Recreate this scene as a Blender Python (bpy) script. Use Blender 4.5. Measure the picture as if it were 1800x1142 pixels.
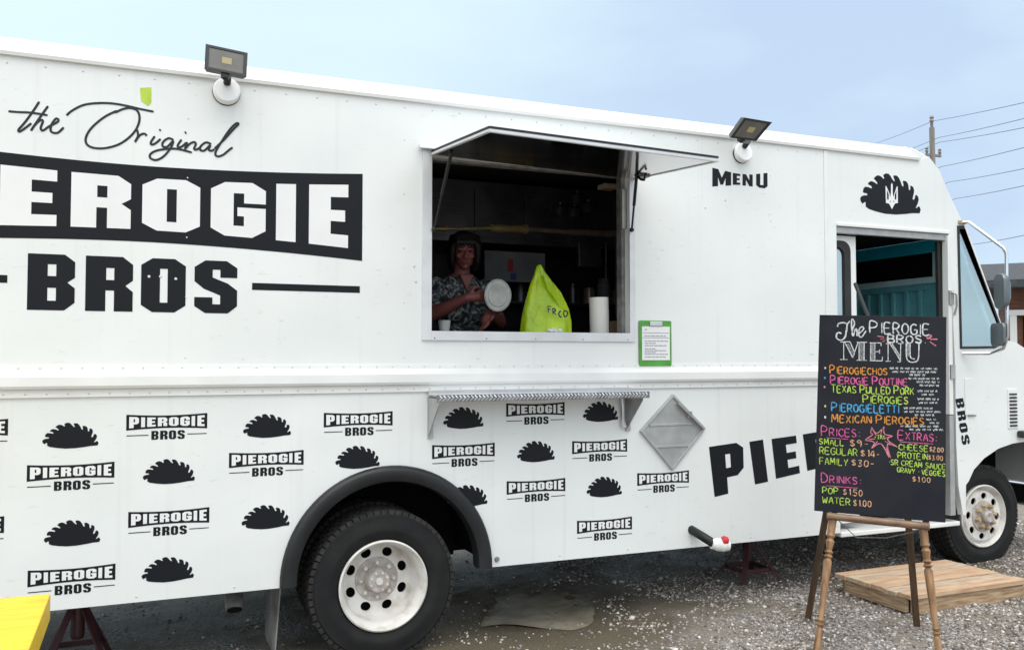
import bpy, bmesh, math, random
import numpy as np
from mathutils import Vector, Matrix, noise
from mathutils.geometry import tessellate_polygon

for o in list(bpy.data.objects): bpy.data.objects.remove(o)
SC = bpy.context.scene
COL = SC.collection
R = math.radians
random.seed(7)

# ---------------------------------------------------------------- camera
FPX = 1550.0                       # focal length in pixels of the 1800 px wide photograph
TH = math.atan(FPX / 3700.0)       # yaw towards the front of the truck
PT = math.atan(57.0 / FPX)         # slight upward pitch
CAM = Vector((-1.17, -4.53, 1.6))
cam_data = bpy.data.cameras.new('camera')
cam = bpy.data.objects.new('camera', cam_data)
COL.objects.link(cam)
cam.location = CAM
cam.rotation_euler = (math.pi / 2 + PT, 0, -TH)
cam_data.sensor_width = 36.0
cam_data.lens = 36.0 * FPX / 1800.0
cam_data.clip_start = 0.05
cam_data.clip_end = 3000
SC.camera = cam

# ---------------------------------------------------------------- world, sun, exposure
SUN_EL, SUN_AZ = R(66), R(200)     # azimuth measured clockwise from +Y
world = bpy.data.worlds.new('World')
SC.world = world
world.use_nodes = True
nt = world.node_tree
nt.nodes.clear()
def N(tree, typ, **kw):
    n = tree.nodes.new(typ)
    for k, v in kw.items(): setattr(n, k, v)
    return n
out = N(nt, 'ShaderNodeOutputWorld')
bg = N(nt, 'ShaderNodeBackground'); bg.inputs['Strength'].default_value = 0.10
sky = N(nt, 'ShaderNodeTexSky', sky_type='NISHITA', sun_disc=False)
sky.sun_elevation = SUN_EL; sky.sun_rotation = SUN_AZ
tc = N(nt, 'ShaderNodeTexCoord')
mp = N(nt, 'ShaderNodeMapping'); mp.inputs['Scale'].default_value = (1.0, 1.0, 2.6)
nz = N(nt, 'ShaderNodeTexNoise'); nz.inputs['Scale'].default_value = 2.1; nz.inputs['Detail'].default_value = 5; nz.inputs['Roughness'].default_value = 0.5
ramp = N(nt, 'ShaderNodeValToRGB')
ramp.color_ramp.elements[0].position = 0.36; ramp.color_ramp.elements[0].color = (5.4, 6.8, 8.75, 1)
ramp.color_ramp.elements[1].position = 0.66; ramp.color_ramp.elements[1].color = (7.1, 8.9, 9.9, 1)
# overcast brightening towards the zenith and towards the veiled sun
sep = N(nt, 'ShaderNodeSeparateXYZ')
zen = N(nt, 'ShaderNodeMapRange'); zen.inputs[1].default_value = 0.40; zen.inputs[2].default_value = 1.0; zen.inputs[3].default_value = 0.0; zen.inputs[4].default_value = 1.0
dotn = N(nt, 'ShaderNodeVectorMath', operation='DOT_PRODUCT')
sd = Vector((math.sin(SUN_AZ) * math.cos(SUN_EL), math.cos(SUN_AZ) * math.cos(SUN_EL), math.sin(SUN_EL)))
dotn.inputs[1].default_value = sd
glow = N(nt, 'ShaderNodeMapRange'); glow.inputs[1].default_value = 0.30; glow.inputs[2].default_value = 1.0; glow.inputs[3].default_value = 0.0; glow.inputs[4].default_value = 1.0
addg = N(nt, 'ShaderNodeMath', operation='MAXIMUM')
mixz = N(nt, 'ShaderNodeMixRGB'); mixz.inputs[2].default_value = (21.5, 21.9, 21.4, 1)
bank = N(nt, 'ShaderNodeVectorMath', operation='DOT_PRODUCT'); bank.inputs[1].default_value = Vector((-0.22, 0.92, 0.36)).normalized()
bankr = N(nt, 'ShaderNodeMapRange'); bankr.inputs[1].default_value = 0.72; bankr.inputs[2].default_value = 1.02; bankr.inputs[3].default_value = 0.0; bankr.inputs[4].default_value = 0.8
mixb = N(nt, 'ShaderNodeMixRGB'); mixb.inputs[2].default_value = (8.0, 9.9, 10.3, 1)     # a bright cloud bank over the truck's tail
mixs = N(nt, 'ShaderNodeMixRGB'); mixs.inputs[0].default_value = 0.08
L = nt.links.new
L(tc.outputs['Generated'], mp.inputs[0]); L(mp.outputs[0], nz.inputs['Vector']); L(nz.outputs['Fac'], ramp.inputs[0])
L(tc.outputs['Generated'], sep.inputs[0]); L(sep.outputs['Z'], zen.inputs[0])
L(tc.outputs['Generated'], dotn.inputs[0]); L(dotn.outputs['Value'], glow.inputs[0])
L(zen.outputs[0], addg.inputs[0]); L(glow.outputs[0], addg.inputs[1])
L(tc.outputs['Generated'], bank.inputs[0]); L(bank.outputs['Value'], bankr.inputs[0]); L(bankr.outputs[0], mixb.inputs[0]); L(ramp.outputs[0], mixb.inputs[1])
L(addg.outputs[0], mixz.inputs[0]); L(mixb.outputs[0], mixz.inputs[1])
L(mixz.outputs[0], mixs.inputs[1]); L(sky.outputs[0], mixs.inputs[2])
L(mixs.outputs[0], bg.inputs[0]); L(bg.outputs[0], out.inputs[0])

sl = bpy.data.lights.new('sun', 'SUN'); sl.energy = 1.2; sl.angle = R(50); sl.color = (1.0, 0.97, 0.92)
so = bpy.data.objects.new('sun', sl); COL.objects.link(so)
so.rotation_euler = (-sd).to_track_quat('-Z', 'Y').to_euler()
so.location = (0, -6, 12)

SC.render.engine = 'CYCLES'
SC.view_settings.view_transform = 'Standard'
SC.view_settings.look = 'None'
SC.view_settings.gamma = 1.0
SC.view_settings.exposure = 0.16
SC.cycles.max_bounces = 8

# ---------------------------------------------------------------- where a photographed point lies on a known plane
_f = Vector((math.sin(TH) * math.cos(PT), math.cos(TH) * math.cos(PT), math.sin(PT)))
_r = Vector((math.cos(TH), -math.sin(TH), 0))
_u = Vector((-math.sin(TH) * math.sin(PT), -math.cos(TH) * math.sin(PT), math.cos(PT)))
def ray(u, v): return _f + _r * ((u - 900) / FPX) - _u * ((v - 571) / FPX)
def P(u, v, y=0.0):                 # on the plane of the truck's side (or y metres behind it)
    d = ray(u, v); t = (y - CAM.y) / d.y
    return (CAM.x + t * d.x, CAM.z + t * d.z)
def D(u, v, d): return CAM + ray(u, v) * d
def hg(x, y): return 0.03 + 0.021 * max(-4, min(7, x))
def G(u, v, dz=0.0):                # on the ground (or dz above it)
    z = 0; d = ray(u, v)
    for _ in range(20):
        t = (z + dz - CAM.z) / d.z; p = CAM + d * t; z = hg(p.x, p.y)
    return Vector((p.x, p.y, z))

# ---------------------------------------------------------------- materials
def M(name, col, rough=0.5, metal=0.0, var=0.0, vscale=6.0, col2=None, bump=0.0, bscale=20.0, bdist=0.01,
      spec=0.5, coat=0.0, stretch=(1, 1, 1), lo=0.35, hi=0.65, rvar=0.0, detail=4):
    m = bpy.data.materials.new(name); m.use_nodes = True
    t = m.node_tree; b = t.nodes['Principled BSDF']
    b.inputs['Base Color'].default_value = (*col, 1); b.inputs['Roughness'].default_value = rough
    b.inputs['Metallic'].default_value = metal; b.inputs['Specular IOR Level'].default_value = spec
    b.inputs['Coat Weight'].default_value = coat
    if var or col2 or bump or rvar:
        c = N(t, 'ShaderNodeTexCoord'); mpp = N(t, 'ShaderNodeMapping'); mpp.inputs['Scale'].default_value = stretch
        t.links.new(c.outputs['Object'], mpp.inputs[0])
    if var or col2 or rvar:
        n = N(t, 'ShaderNodeTexNoise'); n.inputs['Scale'].default_value = vscale; n.inputs['Detail'].default_value = detail
        t.links.new(mpp.outputs[0], n.inputs['Vector'])
        if var or col2:
            r = N(t, 'ShaderNodeValToRGB'); r.color_ramp.elements[0].position = lo; r.color_ramp.elements[1].position = hi
            c2 = col2 if col2 else tuple(max(0, x * (1 - var)) for x in col)
            r.color_ramp.elements[0].color = (*c2, 1); r.color_ramp.elements[1].color = (*col, 1)
            t.links.new(n.outputs['Fac'], r.inputs[0]); t.links.new(r.outputs[0], b.inputs['Base Color'])
        if rvar:
            rr = N(t, 'ShaderNodeMapRange'); rr.inputs[3].default_value = max(0, rough - rvar); rr.inputs[4].default_value = rough + rvar
            t.links.new(n.outputs['Fac'], rr.inputs[0]); t.links.new(rr.outputs[0], b.inputs['Roughness'])
    if bump:
        n2 = N(t, 'ShaderNodeTexNoise'); n2.inputs['Scale'].default_value = bscale; n2.inputs['Detail'].default_value = 4
        t.links.new(mpp.outputs[0], n2.inputs['Vector'])
        bp = N(t, 'ShaderNodeBump'); bp.inputs['Strength'].default_value = bump; bp.inputs['Distance'].default_value = bdist
        t.links.new(n2.outputs['Fac'], bp.inputs['Height']); t.links.new(bp.outputs[0], b.inputs['Normal'])
    return m

def paint_material():
    m = bpy.data.materials.new('white_truck_paint'); m.use_nodes = True
    t = m.node_tree; b = t.nodes['Principled BSDF']; lk = t.links.new
    c = N(t, 'ShaderNodeTexCoord')
    n1 = N(t, 'ShaderNodeTexNoise'); n1.inputs['Scale'].default_value = 1.6; n1.inputs['Detail'].default_value = 5
    lk(c.outputs['Object'], n1.inputs['Vector'])
    r1 = N(t, 'ShaderNodeValToRGB'); r1.color_ramp.elements[0].position = 0.3; r1.color_ramp.elements[1].position = 0.7
    r1.color_ramp.elements[0].color = (0.735, 0.755, 0.75, 1); r1.color_ramp.elements[1].color = (0.80, 0.81, 0.80, 1)
    lk(n1.outputs['Fac'], r1.inputs[0])
    # scuffs: small streaky smudges with a shape of their own
    mp1 = N(t, 'ShaderNodeMapping'); mp1.inputs['Scale'].default_value = (2.2, 2.2, 7.0); lk(c.outputs['Object'], mp1.inputs[0])
    n2 = N(t, 'ShaderNodeTexNoise'); n2.inputs['Scale'].default_value = 5.5; n2.inputs['Detail'].default_value = 7; n2.inputs['Roughness'].default_value = 0.68
    lk(mp1.outputs[0], n2.inputs['Vector'])
    r2 = N(t, 'ShaderNodeValToRGB'); r2.color_ramp.elements[0].position = 0.60; r2.color_ramp.elements[1].position = 0.72
    r2.color_ramp.elements[0].color = (0, 0, 0, 1); r2.color_ramp.elements[1].color = (1, 1, 1, 1)
    lk(n2.outputs['Fac'], r2.inputs[0])
    n3 = N(t, 'ShaderNodeTexNoise'); n3.inputs['Scale'].default_value = 1.1; n3.inputs['Detail'].default_value = 2
    lk(c.outputs['Object'], n3.inputs['Vector'])
    r3 = N(t, 'ShaderNodeValToRGB'); r3.color_ramp.elements[0].position = 0.44; r3.color_ramp.elements[1].position = 0.58
    lk(n3.outputs['Fac'], r3.inputs[0])
    mu = N(t, 'ShaderNodeMath', operation='MULTIPLY'); lk(r2.outputs[0], mu.inputs[0]); lk(r3.outputs[0], mu.inputs[1])
    mu2 = N(t, 'ShaderNodeMath', operation='MULTIPLY'); lk(mu.outputs[0], mu2.inputs[0]); mu2.inputs[1].default_value = 0.6
    mx = N(t, 'ShaderNodeMixRGB'); mx.inputs[2].default_value = (0.34, 0.35, 0.32, 1)
    lk(mu2.outputs[0], mx.inputs[0]); lk(r1.outputs[0], mx.inputs[1])
    # rain streaks running down the sheet metal
    mp2 = N(t, 'ShaderNodeMapping'); mp2.inputs['Scale'].default_value = (9.0, 1.0, 0.22); lk(c.outputs['Object'], mp2.inputs[0])
    n5 = N(t, 'ShaderNodeTexNoise'); n5.inputs['Scale'].default_value = 2.4; n5.inputs['Detail'].default_value = 6
    lk(mp2.outputs[0], n5.inputs['Vector'])
    r5 = N(t, 'ShaderNodeValToRGB'); r5.color_ramp.elements[0].position = 0.58; r5.color_ramp.elements[1].position = 0.80
    r5.color_ramp.elements[0].color = (0, 0, 0, 1); r5.color_ramp.elements[1].color = (0.22, 0.22, 0.22, 1)
    lk(n5.outputs['Fac'], r5.inputs[0])
    mx2 = N(t, 'ShaderNodeMixRGB'); mx2.inputs[2].default_value = (0.50, 0.50, 0.47, 1)
    lk(r5.outputs[0], mx2.inputs[0]); lk(mx.outputs[0], mx2.inputs[1]); lk(mx2.outputs[0], b.inputs['Base Color'])
    # hand-fitted sheet metal is never flat
    n4 = N(t, 'ShaderNodeTexNoise'); n4.inputs['Scale'].default_value = 1.7; n4.inputs['Detail'].default_value = 1.5
    lk(c.outputs['Object'], n4.inputs['Vector'])
    bp = N(t, 'ShaderNodeBump'); bp.inputs['Strength'].default_value = 0.5; bp.inputs['Distance'].default_value = 0.03
    lk(n4.outputs['Fac'], bp.inputs['Height']); lk(bp.outputs[0], b.inputs['Normal'])
    b.inputs['Roughness'].default_value = 0.32
    return m

MT = {}
MT['white'] = paint_material()
MT['trim'] = M('white_trim_paint', (0.80, 0.80, 0.79), 0.35, var=0.07, vscale=5)
MT['roofwhite'] = M('white_roof_paint', (0.82, 0.82, 0.81), 0.4, var=0.08, vscale=3)
MT['black'] = M('black_vinyl', (0.007, 0.008, 0.012), 0.5, spec=0.22, rvar=0.1, vscale=4)
MT['ink'] = M('dark_grey_vinyl', (0.020, 0.022, 0.028), 0.5, spec=0.3)
MT['vwhite'] = M('white_vinyl', (0.80, 0.80, 0.80), 0.4, var=0.05, vscale=5)
MT['alu'] = M('brushed_aluminium', (0.72, 0.72, 0.73), 0.38, 0.85, var=0.14, vscale=9, rvar=0.1)
MT['alum_white'] = M('window_frame_aluminium', (0.74, 0.74, 0.76), 0.42, 0.35, var=0.12, vscale=7)
MT['shelflip'] = M('shelf_lip_metal', (0.30, 0.29, 0.30), 0.35, 0.8, var=0.6, vscale=9)
MT['placard'] = M('weathered_aluminium', (0.50, 0.50, 0.50), 0.5, 0.6, var=0.18, vscale=14, stretch=(1, 1, 1))
MT['mirror'] = M('polished_steel', (0.62, 0.62, 0.63), 0.11, 1.0, var=0.12, vscale=3, bump=0.12, bscale=2.5, bdist=0.01)
MT['chrome'] = M('chrome', (0.75, 0.75, 0.76), 0.12, 1.0)
MT['rubber'] = M('black_rubber', (0.022, 0.023, 0.025), 0.6, var=0.4, vscale=12)
MT['flare'] = M('fender_rubber', (0.017, 0.018, 0.020), 0.42, var=0.35, vscale=7, rvar=0.12, spec=0.4)
MT['tyre'] = M('tyre_rubber', (0.0085, 0.009, 0.010), 0.75, spec=0.3, col2=(0.015, 0.0148, 0.0145), vscale=9, bump=0.3, bscale=60, bdist=0.003)
MT['tread'] = M('tyre_tread', (0.018, 0.018, 0.018), 0.85, col2=(0.038, 0.036, 0.033), vscale=25, spec=0.3)
MT['rim'] = M('white_wheel_paint', (0.72, 0.70, 0.67), 0.4, col2=(0.50, 0.46, 0.41), vscale=11, lo=0.28, hi=0.55)
MT['hub'] = M('rusty_hub', (0.50, 0.465, 0.44), 0.6, col2=(0.36, 0.31, 0.28), vscale=26)
MT['hubgold'] = M('rust_stained_hub', (0.55, 0.46, 0.30), 0.55, col2=(0.30, 0.19, 0.09), vscale=24)
MT['dark'] = M('dark_underbody', (0.006, 0.006, 0.007), 0.85, spec=0.2, var=0.4, vscale=8)
MT['steel'] = M('galvanised_pipe', (0.34, 0.33, 0.33), 0.5, 0.5, var=0.4, vscale=20)
MT['flap'] = M('mudflap', (0.12, 0.12, 0.12), 0.6, col2=(0.3, 0.29, 0.28), vscale=8)
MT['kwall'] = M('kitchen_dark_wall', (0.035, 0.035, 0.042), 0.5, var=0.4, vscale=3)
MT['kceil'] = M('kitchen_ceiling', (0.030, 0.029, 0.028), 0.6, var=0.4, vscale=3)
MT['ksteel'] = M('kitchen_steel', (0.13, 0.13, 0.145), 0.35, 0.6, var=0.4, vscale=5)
MT['brass'] = M('brass_pipe', (0.75, 0.56, 0.25), 0.3, 0.4, var=0.3, vscale=9)
MT['copper'] = M('copper_fitting', (0.42, 0.33, 0.24), 0.35, 0.3, var=0.3, vscale=9)
MT['poster'] = M('grey_poster', (0.24, 0.24, 0.26), 0.6, var=0.3, vscale=5)
MT['red'] = M('red_print', (0.35, 0.04, 0.05), 0.6)
MT['blue'] = M('blue_print', (0.05, 0.06, 0.25), 0.6)
MT['tan'] = M('tan_lamp_cover', (0.62, 0.50, 0.34), 0.5)
MT['teal'] = M('teal_cab_paint', (0.13, 0.42, 0.48), 0.45, var=0.25, vscale=4)
MT['tealblue'] = M('blue_header_paint', (0.02, 0.52, 0.76), 0.4, var=0.15, vscale=4)
MT['tealpale'] = M('pale_teal_paint', (0.48, 0.74, 0.74), 0.45, var=0.15, vscale=4)
MT['olive'] = M('olive_pillar_paint', (0.26, 0.34, 0.22), 0.55, var=0.25, vscale=5)
MT['glassdark'] = M('dark_glass', (0.004, 0.004, 0.005), 0.12, spec=0.5)
MT['cover_and_shade'] = M('black_cover_and_painted_shade', (0.002, 0.002, 0.002), 0.8, spec=0.2)  # windscreen cover black; also painted in for the unlit opening and pipe mouth
MT['shell'] = M('black_lamp_housing', (0.018, 0.018, 0.019), 0.42)
MT['lens'] = M('lamp_glass', (0.13, 0.12, 0.11), 0.16, coat=0.6, var=0.25, vscale=14)
MT['led'] = M('yellow_led_chip', (0.36, 0.30, 0.15), 0.35)
MT['jbox'] = M('white_junction_box', (0.90, 0.90, 0.90), 0.35)
MT['mirrorgrey'] = M('grey_mirror_glass', (0.17, 0.19, 0.20), 0.22, 0.6, var=0.1, vscale=6)
MT['greentape'] = M('green_tape', (0.50, 0.68, 0.06), 0.5, var=0.2, vscale=15)

MT['clip'] = M('green_clipboard', (0.10, 0.36, 0.06), 0.4, var=0.3, vscale=12)
MT['paper'] = M('white_paper', (0.80, 0.80, 0.80), 0.7)
MT['print'] = M('grey_print', (0.25, 0.26, 0.30), 0.7)
MT['capwhite'] = M('white_pvc', (0.80, 0.79, 0.77), 0.35)
MT['capred'] = M('red_plastic', (0.62, 0.03, 0.05), 0.4)
MT['hose'] = M('black_hose', (0.014, 0.015, 0.015), 0.45, spec=0.35)
MT['yellow'] = M('yellow_painted_wood', (0.85, 0.57, 0.018), 0.45, col2=(0.68, 0.38, 0.01), vscale=5, stretch=(0.8, 9, 9), bump=0.25, bscale=22, bdist=0.004, lo=0.25, hi=0.55)
MT['jackred_shaded'] = M('shaded_red_enamel', (0.085, 0.026, 0.032), 0.5, col2=(0.055, 0.018, 0.02), vscale=9)  # red darkened so the colour carries the shade under the truck
MT['plankgrey'] = M('greyed_planks', (0.58, 0.46, 0.34), 0.75, col2=(0.40, 0.29, 0.20), vscale=6, stretch=(1.3, 8, 8), bump=0.3, bscale=24, bdist=0.003)
MT['oak'] = M('turned_oak', (0.33, 0.18, 0.08), 0.38, col2=(0.13, 0.065, 0.028), vscale=7, stretch=(6, 6, 0.8))
MT['oakdark'] = M('dark_stained_wood', (0.10, 0.055, 0.024), 0.5, col2=(0.045, 0.025, 0.013), vscale=7, stretch=(6, 6, 0.8))
MT['walnut'] = M('ledge_wood', (0.24, 0.145, 0.085), 0.38, col2=(0.13, 0.075, 0.045), vscale=8, stretch=(1.5, 1.5, 8))
MT['board'] = M('black_chalkboard', (0.011, 0.012, 0.018), 0.65, col2=(0.017, 0.018, 0.024), vscale=5, rvar=0.08, spec=0.18)
MT['plank'] = M('weathered_planks', (0.60, 0.43, 0.28), 0.7, col2=(0.44, 0.265, 0.165), vscale=5, stretch=(1.0, 7, 7), bump=0.3, bscale=24, bdist=0.003)
MT['plankend'] = M('plank_edge', (0.52, 0.37, 0.23), 0.7, col2=(0.27, 0.17, 0.09), vscale=6, stretch=(1.5, 1.5, 14))
MT['skin'] = M('skin', (0.29, 0.095, 0.085), 0.5, var=0.1, vscale=12)
MT['hair'] = M('dark_hair', (0.014, 0.009, 0.008), 0.5, var=0.4, vscale=30, stretch=(3, 3, 0.6))
MT['eye'] = M('eye_dark', (0.02, 0.015, 0.012), 0.2)
MT['lip'] = M('lips', (0.20, 0.055, 0.055), 0.45)
MT['trousers'] = M('black_trousers', (0.015, 0.015, 0.018), 0.8)
MT['bag'] = M('lime_plastic_bag', (0.47, 0.66, 0.010), 0.24, col2=(0.33, 0.50, 0.008), vscale=5, bump=1.0, bscale=9, bdist=0.03, stretch=(1.6, 1.6, .8))
MT['lid'] = M('clear_plastic_lid', (0.74, 0.75, 0.72), 0.22, var=0.22, vscale=18)
MT['towel'] = M('paper_towel', (0.82, 0.80, 0.76), 0.9, bump=0.3, bscale=70, bdist=0.002)
MT['cardboard'] = M('cardboard', (0.50, 0.33, 0.20), 0.8)
MT['pole'] = M('weathered_pole', (0.27, 0.245, 0.215), 0.85, col2=(0.18, 0.16, 0.14), vscale=3, stretch=(6, 6, 0.4))
MT['porcelain'] = M('porcelain', (0.20, 0.19, 0.18), 0.3)
MT['wire'] = M('power_wire', (0.13, 0.14, 0.155), 0.6)
MT['brown'] = M('brown_wood_siding', (0.20, 0.085, 0.05), 0.75, col2=(0.12, 0.05, 0.03), vscale=2, stretch=(1, 1, 10))
MT['shingle'] = M('dark_shingles', (0.06, 0.065, 0.075), 0.8, col2=(0.035, 0.038, 0.045), vscale=8)
MT['beam'] = M('white_beam', (0.70, 0.70, 0.68), 0.6)
MT['rust'] = M('rust_patch', (0.40, 0.36, 0.28), 0.7, col2=(0.30, 0.19, 0.10), vscale=40)

def shirt_material():
    m = bpy.data.materials.new('floral_shirt'); m.use_nodes = True
    t = m.node_tree; b = t.nodes['Principled BSDF']
    c = N(t, 'ShaderNodeTexCoord'); n = N(t, 'ShaderNodeTexNoise'); n.inputs['Scale'].default_value = 16; n.inputs['Detail'].default_value = 3; n.inputs['Distortion'].default_value = 1.6
    t.links.new(c.outputs['Object'], n.inputs['Vector'])
    r = N(t, 'ShaderNodeValToRGB'); r.color_ramp.interpolation = 'CONSTANT'
    e = r.color_ramp.elements; e[0].position = 0.0; e[0].color = (0.02, 0.022, 0.03, 1); e[1].position = 0.47; e[1].color = (0.13, 0.17, 0.18, 1)
    k = e.new(0.53); k.color = (0.03, 0.03, 0.04, 1); k = e.new(0.57); k.color = (0.42, 0.42, 0.40, 1); k = e.new(0.66); k.color = (0.08, 0.09, 0.10, 1)
    t.links.new(n.outputs['Fac'], r.inputs[0]); t.links.new(r.outputs[0], b.inputs['Base Color']); b.inputs['Roughness'].default_value = 0.8
    return m
MT['shirt'] = shirt_material()

def tread_plate_material():
    m = bpy.data.materials.new('diamond_plate'); m.use_nodes = True
    t = m.node_tree; b = t.nodes['Principled BSDF']
    c = N(t, 'ShaderNodeTexCoord'); mp = N(t, 'ShaderNodeMapping'); mp.inputs['Rotation'].default_value = (0, 0, R(45)); mp.inputs['Scale'].default_value = (26, 26, 26)
    ch = N(t, 'ShaderNodeTexVoronoi'); ch.inputs['Scale'].default_value = 1.0; ch.inputs['Randomness'].default_value = 0.15
    t.links.new(c.outputs['Object'], mp.inputs[0]); t.links.new(mp.outputs[0], ch.inputs['Vector'])
    bp = N(t, 'ShaderNodeBump'); bp.inputs['Strength'].default_value = 1.0; bp.inputs['Distance'].default_value = 0.01; bp.invert = True
    t.links.new(ch.outputs['Distance'], bp.inputs['Height']); t.links.new(bp.outputs[0], b.inputs['Normal'])
    b.inputs['Base Color'].default_value = (0.74, 0.74, 0.76, 1); b.inputs['Metallic'].default_value = 1; b.inputs['Roughness'].default_value = 0.24
    return m
MT['tread_plate'] = tread_plate_material()

def glass_material(name, tint, mixf):
    m = bpy.data.materials.new(name); m.use_nodes = True
    t = m.node_tree; t.nodes.remove(t.nodes['Principled BSDF']); o = t.nodes['Material Output']
    tr = N(t, 'ShaderNodeBsdfTransparent'); tr.inputs[0].default_value = (*tint, 1)
    gl = N(t, 'ShaderNodeBsdfGlossy'); gl.inputs['Roughness'].default_value = 0.03; gl.inputs[0].default_value = (0.9, 0.95, 0.95, 1)
    mx = N(t, 'ShaderNodeMixShader'); mx.inputs[0].default_value = mixf
    t.links.new(tr.outputs[0], mx.inputs[1]); t.links.new(gl.outputs[0], mx.inputs[2]); t.links.new(mx.outputs[0], o.inputs[0])
    return m
MT['glass'] = glass_material('cab_glass', (0.62, 0.74, 0.74), 0.52)
MT['glassdoor'] = glass_material('door_glass', (0.5, 0.6, 0.65), 0.6)

# ---------------------------------------------------------------- mesh builder
class MB:
    def __init__(s): s.v = []; s.f = []; s.m = []
    def add(s, vs, fs, mi=0):
        k = len(s.v); s.v += [tuple(a) for a in vs]
        for q in fs: s.f.append(tuple(i + k for i in q)); s.m.append(mi)
        return s
    def box(s, x0, x1, y0, y1, z0, z1, mi=0):
        return s.add([(x0,y0,z0),(x1,y0,z0),(x1,y1,z0),(x0,y1,z0),(x0,y0,z1),(x1,y0,z1),(x1,y1,z1),(x0,y1,z1)],
                     [(0,3,2,1),(4,5,6,7),(0,1,5,4),(1,2,6,5),(2,3,7,6),(3,0,4,7)], mi)
    def bar(s, p0, p1, w, h, up=(0,0,1), mi=0):           # a rectangular bar from p0 to p1
        p0 = Vector(p0); p1 = Vector(p1); d = (p1 - p0).normalized(); a = d.cross(Vector(up))
        if a.length < 1e-4: a = d.cross(Vector((1, 0, 0)))
        a.normalize(); b = a.cross(d); a = a * w / 2; b = b * h / 2
        vs = [p0-a-b, p0+a-b, p0+a+b, p0-a+b, p1-a-b, p1+a-b, p1+a+b, p1-a+b]
        return s.add(vs, [(0,3,2,1),(4,5,6,7),(0,1,5,4),(1,2,6,5),(2,3,7,6),(3,0,4,7)], mi)
    def lathe(s, p0, p1, prof, n=16, mi=0, caps=True):    # prof: (t along the axis 0..1, radius)
        p0 = Vector(p0); p1 = Vector(p1); d = p1 - p0; dn = d.normalized()
        a = dn.cross(Vector((0, 0, 1)));
        if a.length < 1e-3: a = Vector((1, 0, 0))
        a.normalize(); b = dn.cross(a); vs = []; fs = []
        for t, r in prof:
            c = p0 + d * t
            for i in range(n):
                an = 2 * math.pi * i / n; vs.append(c + a * (r * math.cos(an)) + b * (r * math.sin(an)))
        for j in range(len(prof) - 1):
            for i in range(n): fs.append((j*n+i, j*n+(i+1) % n, (j+1)*n+(i+1) % n, (j+1)*n+i))
        if caps: fs += [tuple(range(n))[::-1], tuple((len(prof)-1)*n + i for i in range(n))]
        return s.add(vs, fs, mi)
    def cyl(s, p0, p1, r0, r1=None, n=16, mi=0, caps=True): return s.lathe(p0, p1, [(0, r0), (1, r0 if r1 is None else r1)], n, mi, caps)
    def tube(s, pts, r, n=8, mi=0):
        pts = [Vector(p) for p in pts]; vs = []; fs = []; up = None
        for i, p in enumerate(pts):
            d = (pts[min(i+1, len(pts)-1)] - pts[max(i-1, 0)]).normalized()
            if up is None:
                up = d.cross(Vector((0, 0, 1)))
                if up.length < 1e-3: up = Vector((1, 0, 0))
            a = (up - d * up.dot(d)).normalized(); up = a; b = d.cross(a); rr = r[i] if isinstance(r, (list, tuple)) else r
            for k in range(n):
                an = 2 * math.pi * k / n; vs.append(p + a * (rr * math.cos(an)) + b * (rr * math.sin(an)))
        for j in range(len(pts) - 1):
            for k in range(n): fs.append((j*n+k, j*n+(k+1) % n, (j+1)*n+(k+1) % n, (j+1)*n+k))
        fs += [tuple(range(n))[::-1], tuple((len(pts)-1)*n + k for k in range(n))]
        return s.add(vs, fs, mi)
    def ball(s, c, r, nu=16, nv=10, mi=0, rot=None):
        c = Vector(c); r = (r, r, r) if not isinstance(r, (list, tuple)) else r; vs = []; fs = []
        for j in range(nv + 1):
            ph = math.pi * j / nv
            for i in range(nu):
                th = 2 * math.pi * i / nu
                q = Vector((r[0]*math.sin(ph)*math.cos(th), r[1]*math.sin(ph)*math.sin(th), r[2]*math.cos(ph)))
                if rot: q = rot @ q
                vs.append(c + q)
        for j in range(nv):
            for i in range(nu): fs.append((j*nu+i, (j+1)*nu+i, (j+1)*nu+(i+1) % nu, j*nu+(i+1) % nu))
        return s.add(vs, fs, mi)
    def prism(s, loops, y0, y1=None, mi=0, fn=None):      # (x,z) outline with holes; front at y0, back at y1
        fn = fn or (lambda a, b, y: (a, y, b))
        flat = [p for l in loops for p in l]; n = len(flat)
        tris = tessellate_polygon([[Vector((p[0], p[1], 0)) for p in l] for l in loops])
        def ccw(t):
            a, b, c = [flat[i] for i in t]
            return t if (b[0]-a[0])*(c[1]-a[1])-(b[1]-a[1])*(c[0]-a[0]) > 0 else t[::-1]
        tris = [ccw(tuple(t)) for t in tris]
        vs = [fn(p[0], p[1], y0) for p in flat]; fs = list(tris)
        if y1 is not None:
            vs += [fn(p[0], p[1], y1) for p in flat]; fs += [tuple(i + n for i in t[::-1]) for t in tris]; k = 0
            for l in loops:
                m = len(l)
                for i in range(m): fs.append((k+i, k+(i+1) % m, k+(i+1) % m+n, k+i+n))
                k += m
        return s.add(vs, fs, mi)
    def sweep_x(s, prof, x0, x1, mi=0, closed=True):      # a (y,z) profile run along x
        n = len(prof); vs = [(x0, y, z) for y, z in prof] + [(x1, y, z) for y, z in prof]
        fs = [(i, (i+1) % n, (i+1) % n + n, i + n) for i in range(n if closed else n - 1)]
        if closed: fs += [tuple(range(n))[::-1], tuple(range(n, 2*n))]
        return s.add(vs, fs, mi)
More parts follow.
